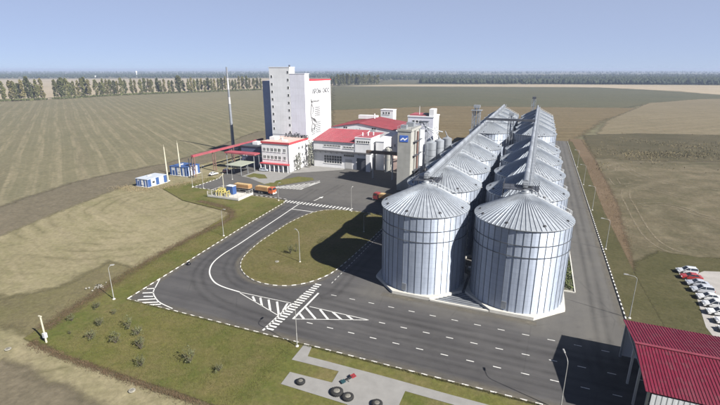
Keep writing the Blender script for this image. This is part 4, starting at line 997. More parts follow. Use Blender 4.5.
# ---- two blue and white container buildings
m_cw = mat('container_white', (.42,.44,.47), .6, var=.06); m_cb = mat('container_blue', (.035,.075,.20), .5, var=.1); m_cr = mat('container_roof', (.34,.37,.42), .6, var=.1)
def container(lab, loc, L, Wd, h, roofm, rz=0):
    t = thing('container_building', lab, 'cabin', loc, rz, 'container cabins at the field edge')
    MB().box(0,L,0,Wd,.15,h).build('wall', m_cw, t); MB().box(-.15,L+.15,-.15,Wd+.15,h,h+.22).build('roof', roofm, t); MB().box(-.3,L+.3,-.3,Wd+.3,-.1,.14).build('base_slab', m_plinth, t)
    for x in (.05, L*.34, L*.66, L-.05-L*.1): MB().box(x,x+L*.1,-.06,-.005,.2,h-.02).build('blue_panel', m_cb, t)
    for y in (.05, Wd*.42, Wd-.05-Wd*.16): MB().box(L+.005,L+.06,y,y+Wd*.16,.2,h-.02).build('blue_panel', m_cb, t)
    f = Face(t, '-y', 0); f.slab('door', L*.16, L*.28, .2, 2.4, m_cb, .0, .05); f.window(L*.48, L*.6, 1.2, 2.2, 2, 1)
    f = Face(t, '+x', L); f.window(Wd*.22, Wd*.36, 1.2, 2.2, 1, 1)
    MB().box(L*.3,L*.36,Wd*.4,Wd*.6,h+.22,h+.6).build('roof_vent', m_gate, t)
    return t
container('pale-roofed blue and white container cabin at the meadow edge', (-150.4,126.4,0), 6.4, 10, 3.2, m_cr)
container('blue-roofed container cabin beside the two tall masts', (-152.6,147,0), 9.5, 8.5, 4.0, m_cb)
m_mast = mat('mast_cream', (.40,.38,.30), .7, var=.1)
for x, y, h, lb in ((-145.0,137.9,14.8,'cream lightning mast beside the pale-roofed cabin'),(-146.7,147.2,15.0,'cream lightning mast in front of the blue-roofed cabin')):
    t = thing('lightning_mast', lb, 'mast', (x,y,0), 0, 'lightning masts'); MB().tube([(0,0,0),(0,0,h*.6),(0,0,h)], [.36,.28,.17], 10).build('pole', m_mast, t); MB().tube([(0,0,h),(0,0,h+1)], .04, 6).build('rod', m_mast, t); MB().box(-.6,.6,-.6,.6,-.1,.3).build('footing', m_plinth, t)
MP = thing('lattice_post', 'dark reddish twin post at the near end of the red gallery', 'post', (-139.8,146.6,0))
MB().beam((-.8,0,0),(-.8,0,8.6),.28).beam((.8,0,0),(.8,0,8.6),.28).build('upright', m_dark, MP); MB().beam((-.8,0,3),(.8,0,6),.12).beam((.8,0,3),(-.8,0,6),.12).build('brace', m_pipe, MP)

# ---- fenced gas regulator
GS = thing('gas_regulator', 'fenced platform with yellow pipework and a small blue cabinet', 'regulator', (-112.3,124.6,0))
m_yel = mat('yellow_pipe', (.30,.26,.09), .5, var=.1); m_fen = mat('fence_white', (.42,.41,.39), .7, var=.1)
MB().box(0,14,0,9,0,.25).build('platform', m_plinth, GS)
MB().box(0,14,-.1,.12,.25,1.0).box(13.9,14.1,.13,9,.25,1.0).build('low_wall', m_fen, GS)
for k in range(8): MB().box(k*2-.05,k*2+.05,-.06,.06,.25,2.3).build('fence_post', m_fen, GS)
for k in range(5): MB().box(13.95,14.05,k*2.2+.1,k*2.2+.2,.25,2.3).build('fence_post', m_fen, GS); MB().box(-.05,.05,k*2.2+.1,k*2.2+.2,.25,2.3).build('fence_post', m_fen, GS)
rl = MB()
for z in (1.5,2.2): rl.beam((0,0,z),(14,0,z),.05); rl.beam((14,0,z),(14,9,z),.05); rl.beam((0,0,z),(0,9,z),.05); rl.beam((0,9,z),(14,9,z),.05)
rl.build('fence_rail', m_fen, GS)
for x in (2.4,3.6,4.8,7.2):
    MB().tube([(x,2,.2),(x,2,2.1),(x,3.6,2.3),(x,3.6,.3)], .26, 8).build('gas_pipe', m_yel, GS)
MB().tube([(1.6,2.6,1.4),(8.4,2.6,1.4)], .36, 10).build('manifold', m_yel, GS); MB().box(1.5,4.4,4,6,.25,2.5).build('yellow_cabinet', m_yel, GS)
MB().box(4.8,7.6,5.2,7.4,.25,3.4).build('blue_cabinet', m_cb, GS); MB().box(4.7,7.7,5.1,7.5,3.4,3.6).build('cabinet_roof', m_cw, GS)
MB().tube([(2.0,7,.2),(2.0,7,8)], [.16,.09], 8).build('vent_stack', m_mast, GS)

# ================================================================ red-roofed shed, bottom right
S = thing('weighbridge_shed', 'open-ended shed with ribbed dark red gable roof by the car park', 'shed', (17.0, 65.4, 0))
SL = 30.0
def shed_roof(y0, z0, y1, z1, name):
    n = 76
    e0, e1, r1, r0 = (-.4,y0,z0), (SL,y0,z0), (SL,y1,z1), (-.4,y1,z1)
    ribbed_roof(S, [e0,e1,r1,r0], n, m_crim, 'roof_sheet', .06, .05)
m_crim = mat('crimson_sheet', (.115,.008,.024), .6, var=.10, scale=.5, rnd=.05, spec=.3)
streaks(m_crim, .45, .28)
shed_roof(9.1, 6.6, 0, 8.0, 'far'); shed_roof(-8.9, 6.6, 0, 8.0, 'near')
MB().box(-.45,SL,-.25,.25,8.13,8.2).build('ridge_cap', mat('ridge_crimson', (.15,.03,.045), .6), S)
for x in np.arange(0.1, SL, 6.0):
    fr = MB()
    fr.beam((x,-8.6,6.4),(x,0,7.75),.22); fr.beam((x,8.7,6.4),(x,0,7.75),.22); fr.beam((x,-8.6,6.2),(x,8.7,6.2),.16)
    for y in (-6,-3,0,3,6): fr.beam((x,y,6.2),(x,y,7.75-abs(y)*.15),.1)
    fr.build('roof_truss', m_frame, S)
    for y in (-8.4,8.5): MB().box(x-.15,x+.15,y-.15,y+.15,0,6.3).build('post', m_frame, S)
for y in (-3.2, 1.5): MB().box(-.05,.25,y-.13,y+.13,0,6.2).build('post', m_gate, S)
m_corr = galv('corrugated_white', (.62,.64,.68), .5, .3, ringvar=False)
for k in range(100):
    if k == 0: cs = MB().box(0,.28,-.04,.04,.15,6.35).mesh('wall_sheet', m_corr)
    inst('wall_sheet', cs, S, (.35+k*.295, -8.75 - (.0 if k % 2 else .03), 0))
for k in range(24):
    if k == 0: cs = MB().box(0,1.22,-.04,.04,.15,6.35).mesh('wall_sheet', m_corr)
    inst('wall_sheet', cs, S, (.35+k*1.235, 8.78, 0))

# ================================================================ lamp posts
m_pole = mat('galvanised_pole', (.30,.30,.29), .55, .3, var=.1); m_lampglass = mat('lamp_lens', (.5,.5,.48), .3)
def lamp(x, y, h, ang, lab, arm=1.6, lean=0.0):
    t = thing('street_lamp', lab, 'street lamp', (x,y,0), ang, 'street lamps round the yard')
    MB().tube([(0,0,0),(0,0,h*.3),(0,0,h*.31),(0,0,h-.5)], [.10,.09,.065,.05], 8).build('pole', m_pole, t)
    MB().tube([(0,0,h-.5),(.12,0,h-.15),(.5,0,h+.1),(arm,0,h+.25)], [.045,.045,.04,.035], 8).build('arm', m_pole, t)
    hd = MB().hexa([(arm-.1,-.1,h+.2),(arm+.75,-.14,h+.24),(arm+.75,.14,h+.24),(arm-.1,.1,h+.2)], [(arm-.05,-.08,h+.36),(arm+.65,-.1,h+.38),(arm+.65,.1,h+.38),(arm-.05,.08,h+.36)]).build('lamp_head', m_pole, t)
    MB().box(arm+.15,arm+.65,-.1,.1,h+.17,h+.215).build('lamp_lens', m_lampglass, hd)
    MB().lathe([(.3,-.05),(.3,.08),(.16,.2)], 12).build('footing', m_plinth, t)
    return t
PI = math.pi
lamp(20.6,88.1,8.7,PI,'street lamp beside the red shed roof, nearest on the service lane')
lamp(20.6,124.6,8.2,PI,'street lamp on the service lane, second from the red shed')
lamp(20.6,161,8.2,PI,'street lamp on the service lane, third from the red shed')
lamp(20.6,198,8.2,PI,'street lamp on the service lane, fourth from the red shed')
lamp(20.6,235,8.2,PI,'street lamp on the service lane, farthest from the red shed')
lamp(7.4,57.0,8.2,PI/2+.25,'street lamp standing in front of the shed shadow on the street')
lamp(-34.5,56.2,8.4,PI/2,'street lamp beside the footpath entrance at the front kerb', 1.5)
lamp(-51.2,86.7,8.2,PI*.9,'street lamp in the middle of the grass island', .7)
lamp(-55.1,128.6,8.2,PI*.5,'street lamp at the far kerb of the grass island', .7)
lamp(-44.1,112.2,5.6,-.1,'street lamp in the silo shadow on the grass island', 1.5)
lamp(-80.6,94.2,7.9,0,'street lamp behind the left kerb halfway along the bend', .7)
lamp(-78.2,56.0,7.5,.6,'street lamp behind the hatched road corner', .5)
lamp(-85.0,130.6,6.5,.2,'lamp post in front of the orange truck cab', .4)
lamp(-128.6,134.6,8.5,0,'lamp post at the outer corner of the parking area', .5)
lamp(-122.5,134.0,9.0,.3,'lamp post between parking area and gas regulator', .4)
lamp(-121.0,150.5,8.0,.3,'lamp post in front of the grey canopy', .5)
wp = thing('marker_post', 'thick white post with pale box at the corner of the weedy strip', 'post', (-76.0,40.6,0))
MB().tube([(0,0,0),(0,0,3.5),(0,0,5.2)], [.16,.14,.13], 10).build('post', m_mast, wp); MB().box(-.3,.3,-.25,.25,1.0,1.9).build('meter_box', m_cw, wp); MB().box(-.45,.25,-.1,.1,5.1,5.3).build('cross_bar', m_mast, wp)

# ================================================================ vehicles
m_tyre = mat('tyre_rubber', (.018,.018,.018), .85); m_rim = mat('wheel_rim', (.42,.42,.43), .4, .6); m_cglass = mat('car_glass', (.018,.022,.028), .06, spec=.9)
m_hl = mat('headlight', (.75,.75,.75), .15, spec=.8); m_tl = mat('tail_light', (.35,.02,.02), .3); m_trim = mat('black_trim', (.03,.03,.03), .6)
wheel_t = MB().lathe([(.2,-.1),(.31,-.1),(.33,-.06),(.33,.06),(.31,.1),(.2,.1)], 16).mesh('tyre', m_tyre)
wheel_r = MB().lathe([(.19,-.085),(.215,-.1),(.215,.1),(.19,.105),(.06,.09)], 12).mesh('rim', m_rim)
def wheel(parent, x, y, s=1.0):
    w = inst('wheel', wheel_t, parent, (x, y, .33*s)); w.rotation_euler = (PI/2, 0, 0); w.scale = (s, s, s)
    r = inst('rim', wheel_r, w); return w
def car(lab, loc, rz, col, kind='sedan', name='parked_car', group='cars in the car park'):
    t = thing(name, lab, 'car', loc, rz, group)
    pm = mat('car_paint_%s' % '_'.join('%03d' % int(c*1000) for c in col), col, .28, .25, var=.03, spec=.6, coat=.6)
    L = 4.3; hw = .86
    # body side profile (x, z), nose at +x
    if kind == 'sedan': pr = [(-2.1,.35),(-2.15,.62),(-2.1,.86),(-1.35,.93),(1.0,.90),(1.75,.80),(2.08,.66),(2.14,.45),(2.1,.3)]; cab = [(-1.5,.92),(-.95,1.36),(.15,1.40),(.95,.90)]
    else: pr = [(-2.0,.35),(-2.06,.7),(-2.02,.98),(-1.5,1.0),(1.0,.95),(1.7,.86),(2.0,.7),(2.06,.45),(2.02,.3)]; cab = [(-1.98,.98),(-1.75,1.55),(.1,1.60),(.95,.95)]
    bm = MB(); n = len(pr)
    rows = [(-hw*.93, .0), (-hw, .0), (hw, .0), (hw*.93, .0)]
    V = []
    for yy, ins in ((-hw, .04), (-hw*.86, 0), (hw*.86, 0), (hw, .04)):
        for x, z in pr: V.append((x*(1-ins), yy, z-(.05 if ins and z > .6 else 0)))
    Fc = []
    for r in range(3):
        for i in range(n): j = (i+1) % n; Fc.append((r*n+i, r*n+j, (r+1)*n+j, (r+1)*n+i))
    Fc += [tuple(range(n-1,-1,-1)), tuple(range(3*n,4*n))]
    body = bm.add(V, Fc).build('body', pm, t)
    # cabin: glass house with painted roof
    (a,az),(b,bz),(c,cz),(d,dz) = cab
    gh = MB().add([(a,-hw*.9,az-.04),(d,-hw*.9,dz-.04),(c,-hw*.70,cz-.03),(b,-hw*.70,bz-.03),(a,hw*.9,az-.04),(d,hw*.9,dz-.04),(c,hw*.70,cz-.03),(b,hw*.70,bz-.03)],
        [(0,1,2,3),(7,6,5,4),(1,5,6,2),(4,0,3,7),(3,2,6,7)]); gh.build('window_glass', m_cglass, t)
    MB().hexa([(b-.05,-hw*.72,bz-.035),(c+.05,-hw*.72,cz-.035),(c+.05,hw*.72,cz-.035),(b-.05,hw*.72,bz-.035)], [(b+.05,-hw*.64,bz+.03),(c-.1,-hw*.64,cz+.03),(c-.1,hw*.64,cz+.03),(b+.05,hw*.64,bz+.03)]).build('roof', pm, t)
    pil = MB()
    for s in (-1,1):
        pil.beam((d,s*hw*.885,dz-.02),(c,s*hw*.70,cz),.07); pil.beam((a,s*hw*.885,az-.02),(b,s*hw*.70,bz),.10); pil.beam((-.35,s*hw*.9,.9),(-.4,s*hw*.70,cz-.02),.08)
    pil.build('pillar', pm, t)
    for x in (-1.3, 1.32):
        for s in (-1,1): wheel(t, x, s*(hw-.09), .95)
    for s in (-1,1):
        MB().box(2.0,2.12,s*.62-.17,s*.62+.17,.58,.70).build('headlight', m_hl, t); MB().box(-2.14,-2.04,s*.64-.15,s*.64+.15,.66,.82).build('tail_light', m_tl, t)
        MB().box(.75,.9,s*(hw+.09)-.09,s*(hw+.09)+.09,.88,1.0).build('mirror', m_trim, t)
    MB().box(2.05,2.17,-.7,.7,.30,.44).box(-2.18,-2.06,-.7,.7,.34,.5).build('bumper', m_trim, t)
    return t
lot = sheet('car_park', GL([(690,276),(704,271),(730,272),(800,285),(800,380),(720,345),(706,327)]), -.02, mat('car_park_asphalt', (.25,.24,.23), .9, var=.12, scale=.4))
kinds = [((.55,.57,.60),'hatch','silver hatchback parked at the far end of the car row'),((.34,.035,.03),'sedan','red car in the car park row, the only red one'),
 ((.40,.42,.47),'sedan','grey-blue saloon parked next to the red car'),((.46,.48,.52),'hatch','silver-grey hatchback two places nearer than the red car'),
 ((.60,.61,.62),'sedan','pale silver saloon in the middle of the car row'),((.62,.63,.64),'hatch','silver-white hatchback fifth after the far end of the row'),
 ((.72,.73,.73),'sedan','white saloon third from the near end of the car row'),((.74,.74,.74),'hatch','white hatchback second from the near end of the car row'),((.70,.71,.72),'sedan','white saloon nearest to the red shed roof')]
for i, (c, k, lb) in enumerate(kinds):
    car(lb, (36.6+.10*i+random.uniform(-.2,.2), 115.6-3.25*i, 0), rad(180+random.uniform(-2,2)+4), c, k)
car('black car parked apart at the right edge of the car park', (46.6, 113.5, 0), rad(172), (.02,.02,.022), 'hatch')
car('small white car parked near the red gallery', (-134.5, 154.5, 0), rad(80), (.7,.7,.7), 'sedan', group='cars beside the office')
car('small pinkish car parked between gallery and grey canopy', (-132.6, 161.5, 0), rad(85), (.42,.22,.22), 'hatch', group='cars beside the office')
car('silver car parked in the shade at the office corner', (-117.5, 169.6, 0), rad(10), (.4,.44,.5), 'hatch', group='cars beside the office')

m_orange = mat('truck_orange', (.36,.085,.035), .4, var=.06, coat=.3); m_tarp = mat('grain_load', (.34,.24,.12), .9, var=.2, scale=2, bump=.3); m_bodyside = mat('truck_body_ochre', (.28,.16,.07), .6, var=.12, rnd=.05)
def cargo(t, x0, x1, nb):
    MB().box(x0,x1,-1.2,1.2,1.15,1.32).build('chassis', m_trim, t)
    for k in range(nb):
        a = x0+(x1-x0)*k/nb
        for s in (-1,1): MB().box(a+.02,a+(x1-x0)/nb-.02,s*1.22-.04,s*1.22+.04,1.33,2.75).build('side_board', m_bodyside, t)
    for x in (x0,x1): MB().box(x-.04,x+.04,-1.17,1.17,1.33,2.75).build('end_board', m_bodyside, t)
    MB().hexa([(x0+.06,-1.16,1.34),(x1-.06,-1.16,1.34),(x1-.06,1.16,1.34),(x0+.06,1.16,1.34)], [(x0+.2,-.9,2.9),(x1-.2,-.9,2.9),(x1-.2,.9,2.9),(x0+.2,.9,2.9)]).build('grain_load', m_tarp, t)
def grain_truck(lab, loc, rz, cabm, grp):
    t = thing('grain_truck', lab, 'truck', loc, rz, grp)
    cargo(t, -5.6, 0.2, 4)
    MB().hexa([(.55,-1.2,.75),(2.6,-1.2,.75),(2.6,1.2,.75),(.55,1.2,.75)], [(.6,-1.15,2.0),(2.62,-1.15,2.0),(2.62,1.15,2.0),(.6,1.15,2.0)]).hexa([(.6,-1.15,2.0),(2.62,-1.15,2.0),(2.62,1.15,2.0),(.6,1.15,2.0)], [(.65,-1.05,2.95),(2.35,-1.05,2.95),(2.35,1.05,2.95),(.65,1.05,2.95)]).build('cab', cabm, t)
    MB().hexa([(2.6,-1.0,2.05),(2.66,-1.0,2.05),(2.66,1.0,2.05),(2.6,1.0,2.05)],[(2.38,-.9,2.8),(2.46,-.9,2.8),(2.46,.9,2.8),(2.38,.9,2.8)]).build('windscreen', m_cglass, t)
    for s in (-1,1): MB().hexa([(1.1,s*1.165-.02,2.1),(2.3,s*1.165-.02,2.1),(2.3,s*1.165+.02,2.1),(1.1,s*1.165+.02,2.1)],[(1.1,s*1.1-.02,2.75),(2.15,s*1.1-.02,2.75),(2.15,s*1.1+.02,2.75),(1.1,s*1.1+.02,2.75)]).build('side_window', m_cglass, t); MB().box(2.6,2.72,s*.85-.2,s*.85+.2,.9,1.12).build('headlight', m_hl, t)
    MB().box(2.55,2.78,-1.2,1.2,.5,.85).build('bumper', m_fen, t)
    MB().box(-5.5,2.0,-.45,.45,.7,1.12).build('frame', m_trim, t)
    for x in (1.6,-2.6,-3.9):
        for s in (-1,1): wheel(t, x, s*1.02, 1.5)
    return t
grain_truck('orange grain truck loaded with grain parked below the office', (-93.0,136.6,0), rad(-4), m_orange, 'grain trucks')
t = thing('grain_trailer', 'ochre grain trailer coupled behind the orange truck', 'trailer', (-105.4,137.0,0), rad(-2), 'grain trucks')
cargo(t, -3.4, 3.6, 4); MB().box(-3.2,5.2,-.4,.4,.7,1.12).build('frame', m_trim, t)
for x in (-2.2,-1.0,2.4):
    for s in (-1,1): wheel(t, x, s*1.02, 1.5)
grain_truck('second truck with dark red cab and pale load half hidden by the nearest left silo', (-50.2,144.4,0), rad(172), mat('truck_maroon', (.18,.03,.03), .4), 'grain trucks')

# ================================================================ foreground square: tyres and seesaw
m_oldc = mat('old_concrete', (.22,.21,.18), .95, var=.3, scale=2)
m_soil = mat('planter_fill', (.13,.125,.11), .95, var=.4, scale=3)
for x, y, r, lb in ((-23.25,48.35,.95,'left of the two big black tyre planters lying on the paved square'),(-21.3,48.0,.85,'right of the two big black tyre planters lying on the paved square'),(-29.3,48.25,.68,'single black tyre planter on the left arm of the paved square'),(-16.9,48.3,.8,'black tyre planter at the bottom edge of the picture')):
    t = thing('tyre_planter', lb, 'planter', (x,y,.03), 0, 'tyre planters on the square')
    prof = [(r*.5,.02),(r*.85,0),(r,.12),(r,.36),(r*.85,.48),(r*.55,.44)]
    MB().lathe(prof, 24).build('tyre', m_tyre, t, True)
    MB().lathe([(r*.56,.3),(r*.5,.46),(r*.3,.52)], 18).build('gravel_fill', m_soil, t)
    for k in range(20):
        a = k*PI/10; MB().beam((r*.99*math.cos(a),r*.99*math.sin(a),.1),(r*.99*math.cos(a+.12),r*.99*math.sin(a+.12),.4),.07).build('tread_lug', m_tyre, t)
t = thing('seesaw', 'small seesaw with one red and one dark teal seat', 'seesaw', (*G(348.2,381.2),.03), rad(52), None); t.scale = (.72,.8,.8)
MB().beam((-1.15,0,.35),(1.15,0,.75),.14).build('beam', m_trim, t); MB().beam((0,-.3,0),(0,0,.55),.1).beam((0,.3,0),(0,0,.55),.1).build('pivot', m_trim, t)
MB().hexa([(.75,-.5,.62),(1.75,-.5,.8),(1.75,.5,.8),(.75,.5,.62)],[(.72,-.5,.72),(1.72,-.5,.9),(1.72,.5,.9),(.72,.5,.72)]).build('red_seat', mat('seat_red', (.22,.03,.035), .5, var=.2, scale=3), t)
MB().hexa([(-1.65,-.45,.24),(-.75,-.45,.4),(-.75,.45,.4),(-1.65,.45,.24)],[(-1.68,-.45,.34),(-.78,-.45,.5),(-.78,.45,.5),(-1.68,.45,.34)]).build('teal_seat', mat('seat_teal', (.02,.055,.065), .5), t)
t = thing('rubbish_sack', 'small black sack lying at the left kerb', 'sack', (*G(188.8,264.8),0)); MB().lathe([(.25,0),(.5,.12),(.55,.35),(.35,.6),(.12,.68)], 12).build('bag', mat('black_plastic', (.012,.012,.014), .35), t, True); MB().lathe([(.1,.66),(.16,.76),(.06,.82)], 8).build('tied_neck', MATS['black_plastic'], t)
for (u,v), lb in (((8,349),'flat pale concrete cover at the left picture edge'),((132,390.5),'flat pale concrete cover beside the weedy strip'),((97,287),'pale rubble pile behind the hatched road corner'),((277,262),'pale concrete cover on the grass island')):
    p = G(u,v); t = thing('concrete_cover', lb, 'cover', (*p, .1 if u == 277 else -.03), random.random()*3, 'pale concrete lumps in the grass')
    mbb = MB()
    if 'rubble' in lb:
        for k in range(26): 
            x, y, s = random.gauss(0,1.0), random.gauss(0,.5), random.uniform(.08,.24); mbb = MB().prism([(x+s*math.cos(a)*random.uniform(.7,1.1), y+s*math.sin(a)*random.uniform(.7,1.1)) for a in (0,1.1,2.2,3.3,4.4,5.4)], 0, s*.8); mbb.build('stone', m_oldc, t)
    else: MB().lathe([(.5,0),(.5,.1),(.45,.13)], 12).build('slab', m_oldc, t); MB().lathe([(.3,.13),(.3,.16)], 12).build('lid', m_soil, t)

# ================================================================ vegetation
rng = np.random.default_rng(11)
def ordinal(n): return '%d%s' % (n, 'th' if 10 < n % 100 < 14 else {1:'st',2:'nd',3:'rd'}.get(n % 10, 'th'))
def leaf_mat(name, c1, c2, scale=.25):
    m = bpy.data.materials.new(name); m.use_nodes = True; nt = m.node_tree; b = nt.nodes['Principled BSDF']
    b.inputs['Roughness'].default_value = .8; b.inputs['Specular IOR Level'].default_value = .15
    P = nt.nodes.new('ShaderNodeNewGeometry').outputs['Position']
    oi = nt.nodes.new('ShaderNodeObjectInfo')
    c = mixnode(nt, noise(nt, P, scale, 4, .7, .35, .65), c1, c2)
    mr = nt.nodes.new('ShaderNodeMapRange'); mr.inputs['To Min'].default_value = .75; mr.inputs['To Max'].default_value = 1.25
    nt.links.new(oi.outputs['Random'], mr.inputs['Value'])
    c = mixnode(nt, 1.0, c, mr.outputs[0], 'MULTIPLY')
    nt.links.new(c, b.inputs['Base Color']); MATS[name] = m; return m
def quads_mesh(name, cen, size, m, up=0.0, asp=1.0):
    """n leaf faces at cen (n,3) with half-size (n,), random orientation; up -> upright blades"""
    n = len(cen); a = rng.normal(size=(n,3)); a /= np.linalg.norm(a, axis=1)[:,None]
    b = rng.normal(size=(n,3)); b -= (b*a).sum(1)[:,None]*a; b /= np.linalg.norm(b, axis=1)[:,None]
    if up:
        b = np.array([0,0,1.])+rng.normal(size=(n,3))*(1-up); b /= np.linalg.norm(b, axis=1)[:,None]
        a -= (a*b).sum(1)[:,None]*b; a /= np.linalg.norm(a, axis=1)[:,None]
    s = size[:,None]; A = a*s; B = b*s*asp
    if up: V = np.stack([cen-A*.5, cen+A*.5, cen+B*2+A*.1, cen+B*2-A*.1], 1)
    else: V = np.stack([cen-A-B*.35, cen+A*.2-B, cen+A+B*.3, cen-A*.25+B], 1)
    V = V.reshape(-1,3); me = bpy.data.meshes.new(name); me.vertices.add(4*n); me.vertices.foreach_set('co', V.ravel())
    me.loops.add(4*n); me.loops.foreach_set('vertex_index', np.arange(4*n)); me.polygons.add(n); me.polygons.foreach_set('loop_start', np.arange(0,4*n,4)); me.polygons.foreach_set('loop_total', np.full(n,4))
    me.update(); me.validate(); me.materials.append(m); return me
def crown_points(n, h0, h1, rad_fn, lumps=26):
    """leaf centres in clumps spread through a crown of revolution"""
    zc = rng.uniform(h0, h1, lumps); ang = rng.uniform(0, 2*np.pi, lumps); rr = np.sqrt(rng.uniform(.05,1,lumps))
    R = np.array([rad_fn((z-h0)/(h1-h0)) for z in zc])
    C0 = np.stack([np.cos(ang)*rr*R, np.sin(ang)*rr*R, zc], 1); idx = rng.integers(0, lumps, n)
    sp = np.maximum(.22*R[idx], .12)
    return C0[idx]+rng.normal(size=(n,3))*np.stack([sp, sp, sp*1.7], 1)
m_bark = mat('bark', (.10,.085,.065), .95, var=.3, scale=2)
lf_pop = leaf_mat('poplar_leaf', (.085,.09,.036), (.135,.13,.055), .12)
lf_pop2 = leaf_mat('yellowing_leaf', (.115,.108,.046), (.165,.145,.066), .12)
lf_dark = leaf_mat('dark_leaf', (.06,.068,.03), (.095,.098,.042), .12)
lf_grey = leaf_mat('dusty_leaf', (.15,.155,.135), (.24,.245,.215), .4)
lf_far = leaf_mat('far_forest_leaf', (.020,.030,.018), (.036,.046,.026), .02)
def trunk_mesh(h, r, lim=5):
    mb = MB().tube([(0,0,-.2),(.05,.03,h*.3),(-.06,.04,h*.6),(.02,-.02,h)], [r,r*.75,r*.45,r*.12], 7)
    for k in range(lim):
        z = h*(.2+.6*k/lim); a = k*2.4; l = h*.16*(1.2-.6*k/lim)
        mb.tube([(0,0,z),(l*.5*math.cos(a),l*.5*math.sin(a),z+l*.7),(l*.8*math.cos(a),l*.8*math.sin(a),z+l*1.7)], [r*.35,r*.22,r*.06], 5)
    return mb.mesh('trunk', m_bark)
pop_tr = trunk_mesh(24, .42)
pop_cr = []
for v in range(7):
    w = rng.uniform(4.0,6.2); f = lambda t, w=w: w*(.55+.9*t)*(1.02-t)**.55 if t < .98 else .3
    pop_cr.append(quads_mesh('crown', crown_points(900, 3 if v % 2 else 4.5, 30, f, 60), rng.uniform(.55,1.1,900), (lf_pop, lf_pop2, lf_pop, lf_dark, lf_pop2, lf_pop, lf_dark)[v]))
def tree(name, lab, loc, sc, cr, tr, grp, rz=None, sz=None):
    t = thing(name, lab, 'tree', loc, random.uniform(0,6.28) if rz is None else rz, grp); t.scale = (sc, sc, sz or sc)
    inst('trunk', tr, t); inst('crown', cr, t); return t
def lerp_line(pts, d):
    for a, b in zip(pts[:-1], pts[1:]):
        l = math.hypot(b[0]-a[0], b[1]-a[1])
        if d <= l: return (a[0]+(b[0]-a[0])*d/l, a[1]+(b[1]-a[1])*d/l)
        d -= l
    return pts[-1]
# poplar row along the far edge of the stubble field, with its gaps, as in the picture (px, base row, relative height)
def base_v(u): return float(np.interp(u, [-200,0,60,120,180,240,262,330,380], [110,101.3,98.6,95.0,92.6,90.4,89.6,86.0,84.2]))
pop = [5,12.5,16,20.5,24,30,33.5,38.5,43.5,57,61.5,64,68,71.5,75,79.5,83.5,86,90,97,101.5,104.5,108,111.5,115.5,118.5,122.5,126,132.5,136,141.5,145.5,149.5,152.5,158.5,161.5,165,170,173,178.5,180.5,184,189,192,195,198.5,202,205.5,208.5,212,215,219,222,226,229.5,233,236,239.5,243,247,250,254,257.5,261]
hts = {64:1.1,86:1.15,83.5:1.1,178.5:1.2,180.5:1.15,30:1.15,5:.95}
for i, u in enumerate(pop):
    p = G(u, base_v(u)+random.uniform(-.25,.25)); s = hts.get(u, random.uniform(.82,1.08))
    big = u in (64,86,178.5,30)
    tree('poplar_tree', '%s poplar, %s from the left end of the row beyond the stubble field' % (('olive','yellowing','olive','dark green','yellowing','olive','dark green')[3 if big else i % 7], ordinal(i+1)), (p[0],p[1],-.1), s, pop_cr[3 if big else i % 7], pop_tr, 'poplars along the far field edge', None, s*random.uniform(.93,1.06))
for i in range(26):
    u = 332+i*1.85+random.uniform(-.4,.4); p = G(u, base_v(u)+random.uniform(-.3,.2)); s = random.uniform(.85,1.15)
    tree('poplar_tree', '%s tree, %s from the mill tower in the clump to its right' % (('dark','dark','olive','dark','olive')[i % 5], ordinal(i+1)), (p[0],p[1],-.1), s, pop_cr[(3,6,0,3,5)[i % 5]], pop_tr, 'trees right of the tower')
# undergrowth below the poplar row
cen = []
for u in np.arange(-80,262,.28):
    p = G(u, base_v(u)+random.uniform(-.1,.5)); 
    if 45 < u < 55: continue
    for k in range(5): cen.append((p[0]+random.uniform(-5,5), p[1]+random.uniform(-4,4), random.uniform(.2,2.6)))
cen = np.array(cen); o = inst('undergrowth', quads_mesh('undergrowth', cen, rng.uniform(.6,1.4,len(cen)), lf_dark)); tag(o, 'low dark scrub under the poplar row', 'scrub', kind='stuff')

